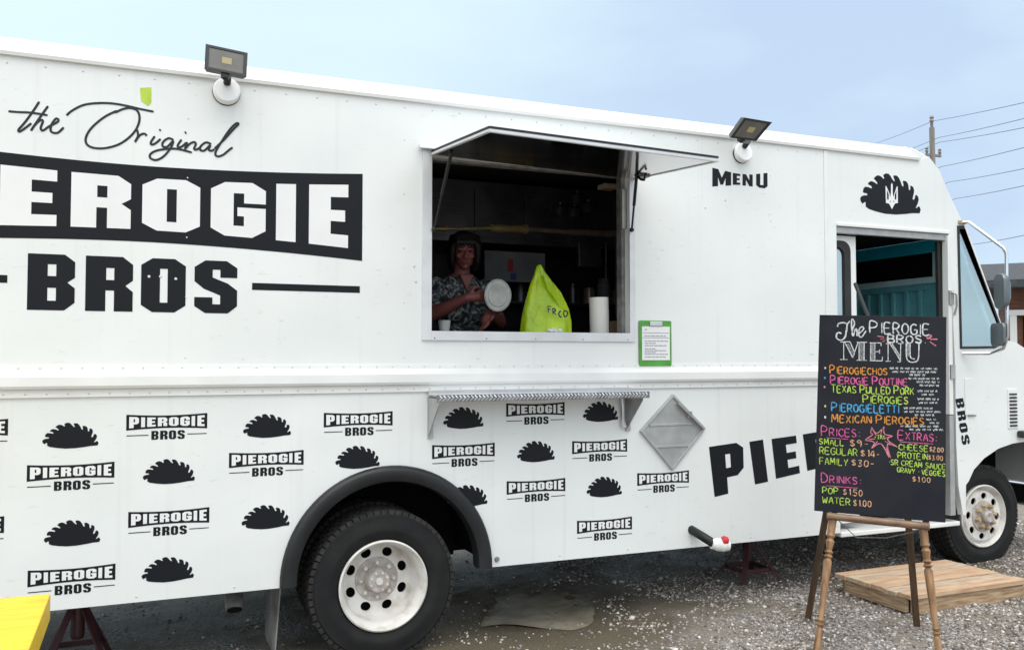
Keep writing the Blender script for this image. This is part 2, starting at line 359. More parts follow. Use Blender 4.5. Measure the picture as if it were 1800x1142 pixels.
    def build(s, name, mats, parent=None, smooth=False, bevel=0.0, fix=True):
        mats = mats if isinstance(mats, (list, tuple)) else [mats]
        off = wloc(parent) if parent else Vector((0, 0, 0))
        me = bpy.data.meshes.new(name)
        me.from_pydata([(a - off.x, b - off.y, c - off.z) for a, b, c in s.v], [], s.f)
        for mm in mats: me.materials.append(MT[mm] if isinstance(mm, str) else mm)
        me.polygons.foreach_set('material_index', s.m)
        if fix:
            bm = bmesh.new(); bm.from_mesh(me); bmesh.ops.recalc_face_normals(bm, faces=bm.faces); bm.to_mesh(me); bm.free()
        if smooth:
            me.polygons.foreach_set('use_smooth', [True] * len(me.polygons)); me.set_sharp_from_angle(angle=R(38))
        me.update()
        o = bpy.data.objects.new(name, me); COL.objects.link(o)
        if parent: o.parent = parent
        if bevel:
            b = o.modifiers.new('bevel', 'BEVEL'); b.width = bevel; b.segments = 2; b.limit_method = 'ANGLE'
        return o
def wloc(o):
    v = Vector((0, 0, 0))
    while o: v = v + o.location; o = o.parent
    return v
def tag(o, label, cat, group=None, kind=None):
    o['label'] = label; o['category'] = cat
    if group: o['group'] = group
    if kind: o['kind'] = kind
    return o
def thing(name, label, cat, loc=(0, 0, 0), group=None):
    o = bpy.data.objects.new(name, None); o.empty_display_size = 0.1; COL.objects.link(o); o.location = loc
    return tag(o, label, cat, group)
def arc(cx, cz, r, a0, a1, n, rz=None):
    return [(cx + r * math.cos(R(a0 + (a1 - a0) * i / n)), cz + (rz or r) * math.sin(R(a0 + (a1 - a0) * i / n))) for i in range(n + 1)]
def rrect(x0, x1, z0, z1, r, n=5):
    return arc(x0+r, z0+r, r, 180, 270, n) + arc(x1-r, z0+r, r, 270, 360, n) + arc(x1-r, z1-r, r, 0, 90, n) + arc(x0+r, z1-r, r, 90, 180, n)

# ================================================================ GROUND
def ground():
    def axis(a, b, step, far):
        xs = list(np.arange(a, b, step)); s = step; x = b; up = []
        while x < far: up.append(x); s *= 1.28; x += s
        s = step; x = a - step; dn = []
        while x > -far: dn.append(x); s *= 1.28; x -= s
        return dn[::-1] + xs + up + [far]
    xs = axis(-2.6, 6.0, 0.045, 900); ys = axis(-2.2, 2.6, 0.045, 900)
    vs = []
    for y in ys:
        for x in xs:
            z = hg(x, y)
            if -6 < x < 12 and -6 < y < 8:
                z += 0.022 * noise.noise((x*1.1, y*1.1, 3)) + 0.010 * noise.noise((x*4, y*4, 7)) + 0.007 * noise.noise((x*13, y*13, 1))
                d = math.hypot((x - 1.02) / 0.55, (y - 0.52) / 0.48)          # the hollow the puddle lies in
                z -= 0.03 * max(0, 1 - d * d * 0.6)
            vs.append((x, y, z))
    nx = len(xs); fs = [(j*nx+i, j*nx+i+1, (j+1)*nx+i+1, (j+1)*nx+i) for j in range(len(ys)-1) for i in range(nx-1)]
    m = bpy.data.materials.new('gravel_ground'); m.use_nodes = True
    t = m.node_tree; b = t.nodes['Principled BSDF']; lk = t.links.new
    c = N(t, 'ShaderNodeTexCoord')
    n1 = N(t, 'ShaderNodeTexNoise'); n1.inputs['Scale'].default_value = 1.5; n1.inputs['Detail'].default_value = 6; n1.inputs['Roughness'].default_value = 0.6
    lk(c.outputs['Object'], n1.inputs['Vector'])
    r1 = N(t, 'ShaderNodeValToRGB')          # mud to gravel dust
    e = r1.color_ramp.elements; e[0].position = 0.40; e[0].color = (0.100, 0.080, 0.050, 1); e[1].position = 0.60; e[1].color = (0.25, 0.215, 0.175, 1)
    lk(n1.outputs['Fac'], r1.inputs[0])
    v = N(t, 'ShaderNodeTexVoronoi'); v.inputs['Scale'].default_value = 105; lk(c.outputs['Object'], v.inputs['Vector'])
    sp = N(t, 'ShaderNodeSeparateColor'); lk(v.outputs['Color'], sp.inputs[0])
    r2 = N(t, 'ShaderNodeValToRGB'); e = r2.color_ramp.elements
    e[0].position = 0.0; e[0].color = (0.085, 0.075, 0.065, 1); e[1].position = 1.0; e[1].color = (0.56, 0.52, 0.50, 1)
    k = e.new(0.55); k.color = (0.24, 0.215, 0.20, 1)
    lk(sp.outputs[0], r2.inputs[0])
    n3 = N(t, 'ShaderNodeTexNoise'); n3.inputs['Scale'].default_value = 3.2; n3.inputs['Detail'].default_value = 5; lk(c.outputs['Object'], n3.inputs['Vector'])
    r3 = N(t, 'ShaderNodeValToRGB'); r3.color_ramp.elements[0].position = 0.42; r3.color_ramp.elements[1].position = 0.60
    lk(n3.outputs['Fac'], r3.inputs[0])
    di = N(t, 'ShaderNodeVectorMath', operation='DISTANCE'); di.inputs[1].default_value = (0.85, 0.30, 0.05); lk(c.outputs['Object'], di.inputs[0])
    dm = N(t, 'ShaderNodeMapRange'); dm.inputs[1].default_value = .75; dm.inputs[2].default_value = 1.25; lk(di.outputs['Value'], dm.inputs[0])
    mm = N(t, 'ShaderNodeMath', operation='MULTIPLY'); lk(r3.outputs[0], mm.inputs[0]); lk(dm.outputs[0], mm.inputs[1])
    mud = N(t, 'ShaderNodeMixRGB'); mud.inputs[1].default_value = (0.125, 0.102, 0.066, 1); lk(dm.outputs[0], mud.inputs[0]); lk(r1.outputs[0], mud.inputs[2])
    mx = N(t, 'ShaderNodeMixRGB'); lk(mm.outputs[0], mx.inputs[0]); lk(mud.outputs[0], mx.inputs[1]); lk(r2.outputs[0], mx.inputs[2])
    lk(mx.outputs[0], b.inputs['Base Color'])
    rr = N(t, 'ShaderNodeMapRange'); rr.inputs[3].default_value = 0.42; rr.inputs[4].default_value = 0.85; lk(n1.outputs['Fac'], rr.inputs[0]); lk(rr.outputs[0], b.inputs['Roughness'])
    bp = N(t, 'ShaderNodeBump'); bp.inputs['Strength'].default_value = 0.8; bp.inputs['Distance'].default_value = 0.008; bp.invert = True
    lk(v.outputs['Distance'], bp.inputs['Height']); lk(bp.outputs[0], b.inputs['Normal'])
    MT['ground'] = m
    g = MB().add(vs, fs).build('ground', 'ground', fix=False, smooth=True); g['kind'] = 'structure'
    return g
ground()
def gz(x, y):
    d = math.hypot((x - 1.02) / 0.55, (y - 0.52) / 0.48)
    return hg(x, y) + 0.022 * noise.noise((x*1.1, y*1.1, 3)) + 0.010 * noise.noise((x*4, y*4, 7)) + 0.007 * noise.noise((x*13, y*13, 1)) - 0.03 * max(0, 1 - d * d * 0.6)

def puddle():
    m = M('muddy_water', (0.40, 0.35, 0.265), 0.36, spec=0.25, col2=(0.20, 0.17, 0.12), vscale=3, bump=0.15, bscale=30, bdist=0.004, detail=8)
    MT['water'] = m
    zc = gz(1.02, 0.52) + 0.010
    g = [(0.68, 0.36), (0.84, 0.335), (0.97, 0.21), (1.06, 0.10), (1.17, 0.06), (1.29, 0.13), (1.38, 0.27), (1.47, 0.42), (1.60, 0.58), (1.62, 0.82), (1.40, 1.03), (1.10, 1.05), (0.92, 0.82), (0.80, 0.56)]
    pts = []
    for i in range(len(g)):                                              # Catmull-Rom outline
        p0, p1, p2, p3 = [Vector(g[(i + k) % len(g)]) for k in (-1, 0, 1, 2)]
        for s in range(6):
            u = s / 6
            q = 0.5 * ((2*p1) + (p2-p0)*u + (2*p0-5*p1+4*p2-p3)*u*u + (3*p1-p0-3*p2+p3)*u**3)
            am = .010 + .06*max(0, min(1, (q.y-.35)/.5)); q += Vector((am*noise.noise((q.x*11, q.y*11, 0)), am*noise.noise((q.x*11, q.y*11, 9)))); pts.append((q.x, q.y))
    n = len(pts)
    mb = MB(); vs = [(x, y, max(zc, gz(x, y) + 0.004)) for x, y in pts]; c = (1.02, 0.55)
    rings = [1.0, 0.93, 0.8, 0.5, 0.2]; vs = []
    for r in rings:
        for x, y in pts:
            xx = c[0] + (x-c[0])*r; yy = c[1] + (y-c[1])*r
            vs.append((xx, yy, max(gz(xx, yy) + 0.004, zc)))
    fs = [(j*n+i, j*n+(i+1) % n, (j+1)*n+(i+1) % n, (j+1)*n+i) for j in range(len(rings)-1) for i in range(n)]
    fs.append(tuple((len(rings)-1)*n + i for i in range(n)))
    o = mb.add(vs, fs).build('puddle', 'water', smooth=True, fix=True); o['kind'] = 'structure'
    at = o.data.attributes.new('depth', 'FLOAT', 'POINT'); val = []
    for r in rings:
        for x, y in pts:
            back = max(0, min(1, (y - .30)/.35)); val.append({1.0: 1-back, .93: 1-.75*back, .8: 1-.35*back}.get(r, 1.0))
    at.data.foreach_set('value', val)
    t = m.node_tree; b = t.nodes['Principled BSDF']; a = N(t, 'ShaderNodeAttribute', attribute_name='depth')
    c = N(t, 'ShaderNodeTexCoord'); n_ = N(t, 'ShaderNodeTexNoise'); n_.inputs['Scale'].default_value = 16; n_.inputs['Detail'].default_value = 6; t.links.new(c.outputs['Object'], n_.inputs['Vector'])
    ad = N(t, 'ShaderNodeMath', operation='ADD'); t.links.new(a.outputs['Fac'], ad.inputs[0]); t.links.new(n_.outputs['Fac'], ad.inputs[1])
    mr = N(t, 'ShaderNodeMapRange'); mr.inputs[1].default_value = .66; mr.inputs[2].default_value = 1.5; t.links.new(ad.outputs[0], mr.inputs[0]); t.links.new(mr.outputs[0], b.inputs['Alpha'])
puddle()

def gravel():
    rng = np.random.default_rng(3)
    base = [(0,0,1),(.9,0,.45),(.28,.85,.45),(-.72,.53,.45),(-.72,-.53,.45),(.28,-.85,.45),(.72,.53,-.45),(-.28,.85,-.45),(-.9,0,-.45),(-.28,-.85,-.45),(.72,-.53,-.45),(0,0,-1)]
    tri = [(0,1,2),(0,2,3),(0,3,4),(0,4,5),(0,5,1),(1,6,2),(2,7,3),(3,8,4),(4,9,5),(5,10,1),(6,7,2),(7,8,3),(8,9,4),(9,10,5),(10,6,1),(11,7,6),(11,8,7),(11,9,8),(11,10,9),(11,6,10)]
    base = np.array(base); tri = np.array(tri)
    pts = []; tries = 0
    while len(pts) < 52000 and tries < 330000:
        tries += 1
        x = rng.uniform(-1.4, 6.2); y = rng.uniform(-1.7, 2.4)
        n1 = noise.noise((x*1.3, y*1.3, 5)); n2 = noise.noise((x*3.7, y*3.7, 11))
        dens = 0.40 + 0.55 * n1 + 0.75 * n2
        dens += 0.34 * max(-1.2, min(1, (x - 1.55) / 1.0)) - 0.40 * max(0, min(1, (y + 0.1) / 0.9))
        if math.hypot((x - 1.02) / 0.5, (y - 0.5) / 0.44) < 1: dens = min(dens, 0.01 if y < .38 else 0.10)
        dm_ = math.hypot(x - .85, y - .22)
        if dm_ < 1.0: dens *= .25 + .75 * max(0, (dm_ - .55) / .45)
        dens = max(dens, 0.03)
        if rng.random() < dens: pts.append((x, y))
    pts = np.array(pts); n = len(pts)
    s = np.clip(rng.lognormal(math.log(0.0062), 0.36, n), 0.003, 0.017)
    zz = np.array([gz(x, y) for x, y in pts]) + s * 0.25
    an = rng.uniform(0, 2*math.pi, n); sc = np.stack([s * rng.uniform(.75, 1.4, n), s * rng.uniform(.7, 1.1, n), s * rng.uniform(.45, .85, n)], 1)
    V = base[None] * (1 + rng.uniform(-.22, .22, (n, 12, 1))) * sc[:, None]
    ca, sa = np.cos(an)[:, None], np.sin(an)[:, None]
    X = V[..., 0]*ca - V[..., 1]*sa + pts[:, 0][:, None]; Y = V[..., 0]*sa + V[..., 1]*ca + pts[:, 1][:, None]; Z = V[..., 2] + zz[:, None]
    co = np.stack([X, Y, Z], -1).reshape(-1, 3).astype(np.float32)
    F = (tri[None] + (np.arange(n)*12)[:, None, None]).reshape(-1).astype(np.int32)
    me = bpy.data.meshes.new('gravel'); nf = n*20
    me.vertices.add(len(co)); me.vertices.foreach_set('co', co.ravel())
    me.loops.add(nf*3); me.loops.foreach_set('vertex_index', F)
    me.polygons.add(nf); me.polygons.foreach_set('loop_start', np.arange(0, nf*3, 3, dtype=np.int32))
    me.update(calc_edges=True)
    at = me.attributes.new('stone', 'FLOAT', 'POINT'); at.data.foreach_set('value', np.repeat(rng.random(n), 12).astype(np.float32))
    m = bpy.data.materials.new('gravel_stones'); m.use_nodes = True; t = m.node_tree; b = t.nodes['Principled BSDF']
    a = N(t, 'ShaderNodeAttribute', attribute_name='stone'); r = N(t, 'ShaderNodeValToRGB'); e = r.color_ramp.elements
    e[0].position = 0; e[0].color = (0.10, 0.088, 0.08, 1); e[1].position = 1; e[1].color = (0.76, 0.71, 0.67, 1)
    for ps, cc in ((0.25, (0.21, 0.182, 0.162)), (0.60, (0.34, 0.300, 0.272)), (0.88, (0.50, 0.45, 0.42))):
        k = e.new(ps); k.color = (*cc, 1)
    t.links.new(a.outputs['Fac'], r.inputs[0]); t.links.new(r.outputs[0], b.inputs['Base Color']); b.inputs['Roughness'].default_value = 0.7
    me.materials.append(m); o = bpy.data.objects.new('gravel', me); COL.objects.link(o)
    o['kind'] = 'stuff'; o['label'] = 'pale grey and pinkish crushed gravel strewn over the muddy lot'; o['category'] = 'gravel'
gravel()

# ================================================================ LETTERS
CH = {
 'P': [[(0,0),(.46,0),(.46,.33),(.80,.33),(1,.46),(1,.88),(.80,1),(0,1)], [(.45,.52),(.60,.52),(.60,.80),(.45,.80)]],
 'I': [[(0,0),(1,0),(1,1),(0,1)]],
 'E': [[(0,0),(1,0),(1,.20),(.55,.20),(.55,.41),(.92,.41),(.92,.59),(.55,.59),(.55,.80),(1,.80),(1,1),(0,1)]],
 'R': [[(0,0),(.42,0),(.42,.38),(.60,.38),(.60,0),(1,0),(1,.36),(.84,.47),(1,.57),(1,.86),(.78,1),(0,1)], [(.43,.57),(.60,.57),(.60,.79),(.43,.79)]],
 'O': [[(.25,0),(.75,0),(1,.13),(1,.87),(.75,1),(.25,1),(0,.87),(0,.13)], [(.42,.18),(.59,.18),(.59,.81),(.42,.81)]],
 'G': [[(.25,0),(.75,0),(1,.14),(1,.54),(.48,.54),(.48,.38),(.60,.38),(.60,.20),(.41,.20),(.41,.80),(.60,.80),(.60,.62),(1,.62),(1,.86),(.75,1),(.25,1),(0,.87),(0,.13)]],
 'B': [[(0,0),(.78,0),(1,.14),(1,.40),(.84,.50),(1,.59),(1,.87),(.78,1),(0,1)], [(.42,.17),(.60,.17),(.60,.40),(.42,.40)], [(.42,.61),(.60,.61),(.60,.82),(.42,.82)]],
 'S': [[(0,.13),(.25,0),(.78,0),(1,.14),(1,.44),(.78,.57),(.42,.68),(.42,.83),(.60,.83),(.60,.68),(1,.68),(1,.87),(.75,1),(.25,1),(0,.87),(0,.60),(.22,.46),(.60,.34),(.60,.17),(.42,.17),(.42,.30),(0,.30)]],
 'M': [[(0,0),(.30,0),(.30,.52),(.43,.08),(.57,.08),(.70,.52),(.70,0),(1,0),(1,1),(.68,1),(.5,.52),(.32,1),(0,1)]],
 'N': [[(0,0),(.33,0),(.33,.52),(.66,0),(1,0),(1,1),(.67,1),(.67,.48),(.34,1),(0,1)]],
 'U': [[(0,1),(0,.16),(.25,0),(.75,0),(1,.16),(1,1),(.64,1),(.64,.2),(.36,.2),(.36,1)]],
}
def glyph(mb, ch, quad, y, mi=0):           # quad: bl, br, tr, tl in (x,z)
    bl, br, tr, tl = [Vector(q) for q in quad]
    def w(p):
        s, t = p; q = bl*(1-s)*(1-t) + br*s*(1-t) + tr*s*t + tl*(1-s)*t; return (q.x, q.y)
    mb.prism([[w(p) for p in l] for l in CH[ch]], y, None, mi)

# one brand mark: bow-tie banner with PIEROGIE cut in white, BROS between two rules; half-width 1 = h
BAN = [('P', -.93, -.695), ('I', -.642, -.548), ('E', -.495, -.288), ('R', -.235, -.005), ('O', .04, .275), ('G', .32, .556), ('I', .602, .69), ('E', .75, .932)]
BRO = [('B', -.39, -.215), ('R', -.175, .008), ('O', .04, .220), ('S', .256, .436)]
def brand_mark(mb, cx, zc, h, big=False):
    # measured on the large mark: ends .451 tall, middle .363 tall for h = 1.105
    k = h / 1.105; zmid = zc
    top = lambda s: zmid + k * (0.1815 + 0.047 * abs(s) ** 1.8)
    bot = lambda s: zmid - k * (0.1815 + 0.047 * abs(s) ** 1.8)
    ns = 24; ss = [-1 + 2 * i / ns for i in range(ns + 1)]
    mb.prism([[(cx + s*h, bot(s)) for s in ss] + [(cx + s*h, top(s)) for s in ss[::-1]]], -0.0012, None, 0)
    mg = 0.058 * k
    for ch, a, b in BAN:
        glyph(mb, ch, [(cx+a*h, bot(a)+mg), (cx+b*h, bot(b)+mg), (cx+b*h, top(b)-mg), (cx+a*h, top(a)-mg)], -0.0024, 1)
    zb0, zb1 = zmid - 0.515*k, zmid - 0.258*k
    for ch, a, b in BRO: glyph(mb, ch, [(cx+a*h, zb0), (cx+b*h, zb0), (cx+b*h, zb1), (cx+a*h, zb1)], -0.0012, 0)
    zr = zmid - 0.378*k; th = 0.0175*k if big else 0.013*k
    for a, b in ((-.99, -.462), (.50, .99)):
        mb.prism([[(cx+a*h, zr-th), (cx+b*h, zr-th), (cx+b*h, zr+th), (cx+a*h, zr+th)]], -0.0012, None, 0)

EMB = [(245,830),(300,880),(460,935),(640,980),(850,995),(1050,985),(1180,968),(1330,970),(1350,900),(1330,840),(1305,830),(1280,855),(1250,868),(1265,830),(1290,780),(1310,700),(1300,640),(1265,600),(1240,615),(1235,660),(1210,700),(1188,690),
 (1195,640),(1215,560),(1218,500),(1200,445),(1160,415),(1140,425),(1145,470),(1130,515),(1112,490),(1105,420),(1090,365),(1050,325),(1005,315),(990,335),(1005,390),(1000,440),(975,415),(945,330),(910,255),(870,215),(815,210),(800,230),(830,320),(815,330),
 (770,270),(740,215),(700,175),(650,170),(605,195),(600,220),(620,265),(600,280),(560,235),(510,210),(465,215),(425,250),(410,275),(440,305),(485,365),(470,385),(415,345),(365,325),(325,335),(290,375),(300,395),(350,415),(375,455),(360,470),
 (300,445),(240,435),(205,465),(190,530),(205,560),(250,565),(280,580),(275,610),(220,610),(165,625),(135,665),(145,730),(185,780),(215,750),(245,745)]
TRI = [(640,430),(650,765),(700,772),(725,800),(770,890),(815,800),(835,772),(890,765),(885,440),(870,428),(850,480),(820,570),(800,650),(785,560),(785,400),(768,360),(750,400),(750,560),(735,650),(718,570),(680,480),(655,425)]
TRS = [[(668,500),(672,690),(702,700),(703,590)], [(858,505),(855,690),(828,700),(826,600)], [(715,735),(745,720),(750,742)], [(825,735),(795,720),(788,742)]]
TRS = [[P(1500 + x/11.42, 290 + y/11.42) for x, y in q] for q in TRS]
EMB, TRI = [[P(1500 + x/11.42, 290 + y/11.42) for x, y in q] for q in (EMB, TRI)]
EMB = EMB[::-1]
_ex0, _ex1 = min(p[0] for p in EMB), max(p[0] for p in EMB); _ez0, _ez1 = min(p[1] for p in EMB), max(p[1] for p in EMB)
def emblem(mb, cx, zc, w, y=-0.0012, mi=0):           # crimped dumpling, w wide, centred on (cx, zc)
    k = w / (_ex1 - _ex0); mx, mz = (_ex0+_ex1)/2, (_ez0+_ez1)/2
    mb.prism([[(cx + (p[0]-mx)*k, zc + (p[1]-mz)*k) for p in EMB]], y, None, mi)

# ================================================================ THE TRUCK
truck = thing('food_truck', 'white step-van food truck covered in black dumpling logos with its serving window open', 'food truck')
T = truck
XR = -2.6                                            # tail of the body, outside the frame
WIDE = 2.3
AX, AZ = 0.04, 0.47                                  # rear wheel arch
WX0, WX1, WZ0, WZ1 = 0.252, 1.480, 1.742, 2.690      # serving window
arch = arc(AX, AZ, 0.53, 181.5, -1.5, 28)
MT['rivet'] = M('rivet_heads', (0.62, 0.63, 0.63), 0.45, 0.2)
def rv(mb, x, z, y=0.0, r=.0058, mi=1): mb.lathe((x, y, z), (x, y-.0028, z), [(0, r), (.6, r*.8), (1, r*.3)], 8, mi)
def side_panel():
    outl = [(XR, .455)] + arch + [(2.966, .455), (2.966, 2.972), (XR, 2.972)]
    mb = MB(); mb.prism([outl, [(WX0, WZ0), (WX1, WZ0), (WX1, WZ1), (WX0, WZ1)]], 0.0, 0.05)
    x = XR + .07
    while x < 2.9: rv(mb, x, 2.935); x += .155
    for xx in (-.98, .105, 2.52):
        z = 1.60
        while z < 2.92: rv(mb, xx, z, r=.0045); z += .29
    x = XR + .1
    while x < 2.9:
        if abs(x - AX) > .62: rv(mb, x, .482)
        x += .44
    for u, v in [(728, 468), (731, 495), (262, 486), (282, 486), (309, 490), (1240, 365), (1275, 352)]: rv(mb, *P(u, v), r=.008)
    mb.build('side_panel', ['white', 'rivet'], T)
side_panel()
qwin = [P(1683, 398), P(1694, 398), P(1768, 600), P(1747, 611), P(1688, 612)]
def cab_panel():
    front_arch = [P(u, v) for u, v in [(1698, 852), (1703, 845), (1712, 825), (1730, 805), (1755, 788), (1780, 779), (1800, 776)]]
    front_arch += [(4.93, .978), (5.03, .93), (5.09, .80), (5.11, .62)]
    edge = [(4.075, 2.470)] + [P(u, v) for u, v in [(1679, 640), (1681, 780), (1685, 855), (1693, 905)]] + [P(1698, 903)]
    top = [P(1800, 611), P(1786, 602), P(1771, 598), P(1697, 393), P(1690, 386), P(1665, 333), P(1651, 299), P(1634, 277)]
    outl = [(2.970, .455), (3.056, .455), (3.056, 2.470)] + edge + front_arch + [(5.32, .60), (5.33, 1.40), (5.20, 1.56)] + top + [(3.78, 2.972), (2.970, 2.972)]
    MB().prism([outl, qwin[::-1]], 0.0, 0.045).build('cab_panel', 'white', T)
    # seam bead between body and cab, rust freckles at the roof corner
    MB().sweep_x([(-.006, 1.56), (-.006, 2.965), (.0, 2.965), (.0, 1.56)], 2.955, 2.985).build('seam_strip', 'trim', T, bevel=.003)
    MB().sweep_x([(-.004, .46), (-.004, 1.415), (.0, 1.415), (.0, .46)], 2.945, 2.968).build('seam_strip', 'trim', T, bevel=.002)
    # quarter glass with a black gasket all round
    c = Vector((sum(p[0] for p in qwin)/5, sum(p[1] for p in qwin)/5))
    ins = [(c.x + (p[0]-c.x)*0.92, c.y + (p[1]-c.y)*0.965) for p in qwin]
    g = MB().prism([[(c.x + (p[0]-c.x)*1.03, c.y + (p[1]-c.y)*1.01) for p in qwin], ins[::-1]], -0.006, 0.004).build('quarter_window', 'rubber', T)
    MB().prism([qwin], -0.002, 0.002).build('pane', 'glass', g)
cab_panel()
# far side, tail, roof, floor
MB().prism([[(XR, .455), (5.32, .60), (5.2, 1.56), (4.75, 1.70), (4.23, 2.55), (3.95, 2.972), (XR, 2.972)]], WIDE-.05, WIDE).build('side_panel', 'white', T)
MB().box(XR-.04, XR, 0, WIDE, .455, 2.972).build('tail_panel', 'white', T)
def roof():
    n = 10; pr = [(0.0, 2.974)] + [(0.13 - 0.13*math.cos(R(90*i/n)), 2.985 + 0.098*math.sin(R(90*i/n))) for i in range(n + 1)]
    pr += [(0.5, 3.10), (WIDE/2, 3.115), (WIDE-.5, 3.10)] + [(WIDE - a, b) for a, b in pr[1:][:n+1][::-1]] + [(WIDE, 2.974), (WIDE-.05, 2.974), (WIDE/2, 3.05), (.05, 2.974)]
    MB().sweep_x(pr, XR-.04, 3.74).build('roof', 'roofwhite', T, smooth=True)
    MB().sweep_x([(-.016, 2.968), (-.020, 2.984), (-.006, 2.990), (0.0, 2.984), (0.0, 2.968)], XR-.04, 3.80).build('rain_gutter', 'trim', T)
    # rounded brow and windscreen surround across the front
    prof = [(3.735, 3.075), (3.80, 3.052), (3.90, 3.010), (3.985, 2.915), (4.065, 2.780), (4.195, 2.572), (4.235, 2.548), (4.205, 2.50), (3.70, 2.95)]
    MB().prism([prof], 0.052, WIDE-.052, fn=lambda a, b, y: (a, y, b)).build('roof_brow', 'roofwhite', T, smooth=True)
    c = [(3.735, 3.06), (3.80, 3.043), (3.90, 3.005), (3.98, 2.915), (4.06, 2.78), (4.192, 2.572), (4.0, 2.60), (3.735, 2.97)]
    MB().prism([c], 0.004, 0.051).build('roof_corner', 'roofwhite', T, bevel=.012)
    w = MB(); w.add([(4.24, .10, 2.545), (4.24, WIDE-.1, 2.545), (4.655, WIDE-.1, 1.70), (4.655, .10, 1.70), (4.225, .10, 2.54), (4.225, WIDE-.1, 2.54), (4.64, WIDE-.1, 1.695), (4.64, .10, 1.695)],
          [(0,1,2,3), (7,6,5,4), (0,4,5,1), (1,5,6,2), (2,6,7,3), (3,7,4,0)]).build('windscreen', 'glass', T)
    MB().prism([[(4.212, 2.57), (4.240, 2.553), (4.660, 1.70), (4.634, 1.70)]], 0.05, 0.075).build('windscreen_pillar', 'rubber', T)
    h = MB().prism([[(4.63, 1.70), (4.76, 1.715), (5.05, 1.62), (5.30, 1.50), (5.33, 1.0), (5.33, .62), (5.28, .62), (5.28, 1.38), (4.63, 1.60)]], 0.047, WIDE-.047).build('hood', 'white', T, smooth=True, bevel=.01)
    gr = MB().box(5.335, 5.36, .45, WIDE-.45, .75, 1.25); [gr.box(5.362, 5.375, .47, WIDE-.47, .79+.07*i, .81+.07*i, 1) for i in range(7)]
    gr.build('grille', ['shell', 'chrome'], T)
    for yy in (.30, WIDE-.30): MB().lathe((5.335, yy, 1.0), (5.385, yy, 1.0), [(0, .10), (.6, .10), (1, .085)], 20).build('headlight', 'lens', T, smooth=True)
    MB().box(5.33, 5.44, .02, WIDE-.02, .42, .60).build('bumper', 'chrome', T, bevel=.02)
roof()
# belt rail: drip bead, slanted top, flat face, shadow lip and lower riveted flange
def belt():
    pr = [(0, 1.562), (-.005, 1.562), (-.006, 1.540), (-.020, 1.532), (-.036, 1.512), (-.036, 1.470), (-.030, 1.458), (-.012, 1.452), (-.012, 1.418), (0, 1.418)]
    m = MB().sweep_x(pr, XR, 2.962); x = XR + .05
    while x < 2.93: rv(m, x, 1.551, -.0052); rv(m, x + .03, 1.434, -.0118); x += .0865
    m.build('belt_rail', ['trim', 'rivet'], T)
    MB().sweep_x(pr, 2.974, 3.052).build('belt_rail', 'trim', T)
belt()
# vinyl graphics -------------------------------------------------
mb = MB(); brand_mark(mb, -1.225, 2.3305, 1.105, True)
mb.build('brand_logo', ['black', 'vwhite'], T)['label'] = 'big black banner logo reading PIEROGIE BROS'
for u0, u1, v in [(222, 364, 750), (569, 690, 745), (47, 201, 838), (402, 534, 815), (225, 368, 918), (49, 202, 1020), (890, 992, 727), (760, 869, 800), (1007, 1101, 792), (890, 994, 862), (1120, 1211, 847), (1014, 1111, 930)]:
    a, b = P(u0, v), P(u1, v); mb = MB(); brand_mark(mb, (a[0]+b[0])/2, (a[1]+b[1])/2 + .0255 + .0, 0.180)
    mb.build('brand_logo', ['black', 'vwhite'], T)
for v in (762, 933):
    b = P(14 if v < 800 else 7, v); mb = MB(); brand_mark(mb, b[0]-.180, b[1] + .03, 0.180); mb.build('brand_logo', ['black', 'vwhite'], T)
for u0, u1, v in [(75, 173, 765), (428, 511, 748), (251, 343, 828), (590, 667, 803), (78, 176, 936), (425, 509, 908), (249, 341, 1000), (780, 849, 734), (1025, 1086, 723), (909, 975, 793), (1031, 1093, 855), (786, 857, 871)]:
    a, b = P(u0, v), P(u1, v); mb = MB(); emblem(mb, (a[0]+b[0])/2, (a[1]+b[1])/2, 0.232); mb.build('dumpling_emblem', 'black', T)
mb = MB(); mb.prism([EMB], -0.0012, None, 0); mb.prism([TRI[::-1]], -0.0024, None, 1); [mb.prism([q], -0.0033, None, 0) for q in TRS]
mb.build('dumpling_emblem', ['black', 'vwhite'], T)['label'] = 'large dumpling emblem with a white trident over the cab door'
def letters(name, rows, label=None):
    mb = MB()
    for ch, q in rows: glyph(mb, ch, [P(*p) for p in q], -0.0012)
    o = mb.build(name, 'black', T)
    if label: o['label'] = label
letters('lettering', [('P', [(1256,873),(1308,860),(1306,776),(1246,785)]), ('I', [(1327,851),(1350,846),(1341,772),(1317,776)]),
    ('E', [(1364,841),(1406,831),(1399,765),(1356,771)]), ('R', [(1419,827),(1466,816),(1459,755),(1411,763)])], 'slanting black PIEROGIE lettering low on the side')
CH_P = CH['P']
letters('lettering', [('M', [(1252,328),(1285,326),(1285,303),(1252,295)]), ('E', [(1288,325),(1301,325),(1301,306),(1288,304)]),
    ('N', [(1305,326),(1323,328),(1323,307),(1305,306)]), ('U', [(1329,329),(1349,332),(1349,304),(1329,306)])], 'small black MENU lettering')
letters('lettering', [(c, [(ul, v0), (ul+3.2, v0+17), (ul+17, v0+14), (ul+13.5, v0-2)]) for c, ul, v0 in (('B', 1679, 701), ('R', 1682, 723), ('O', 1685, 744), ('S', 1688.5, 765))], 'black BROS lettering running down beside the cab door')
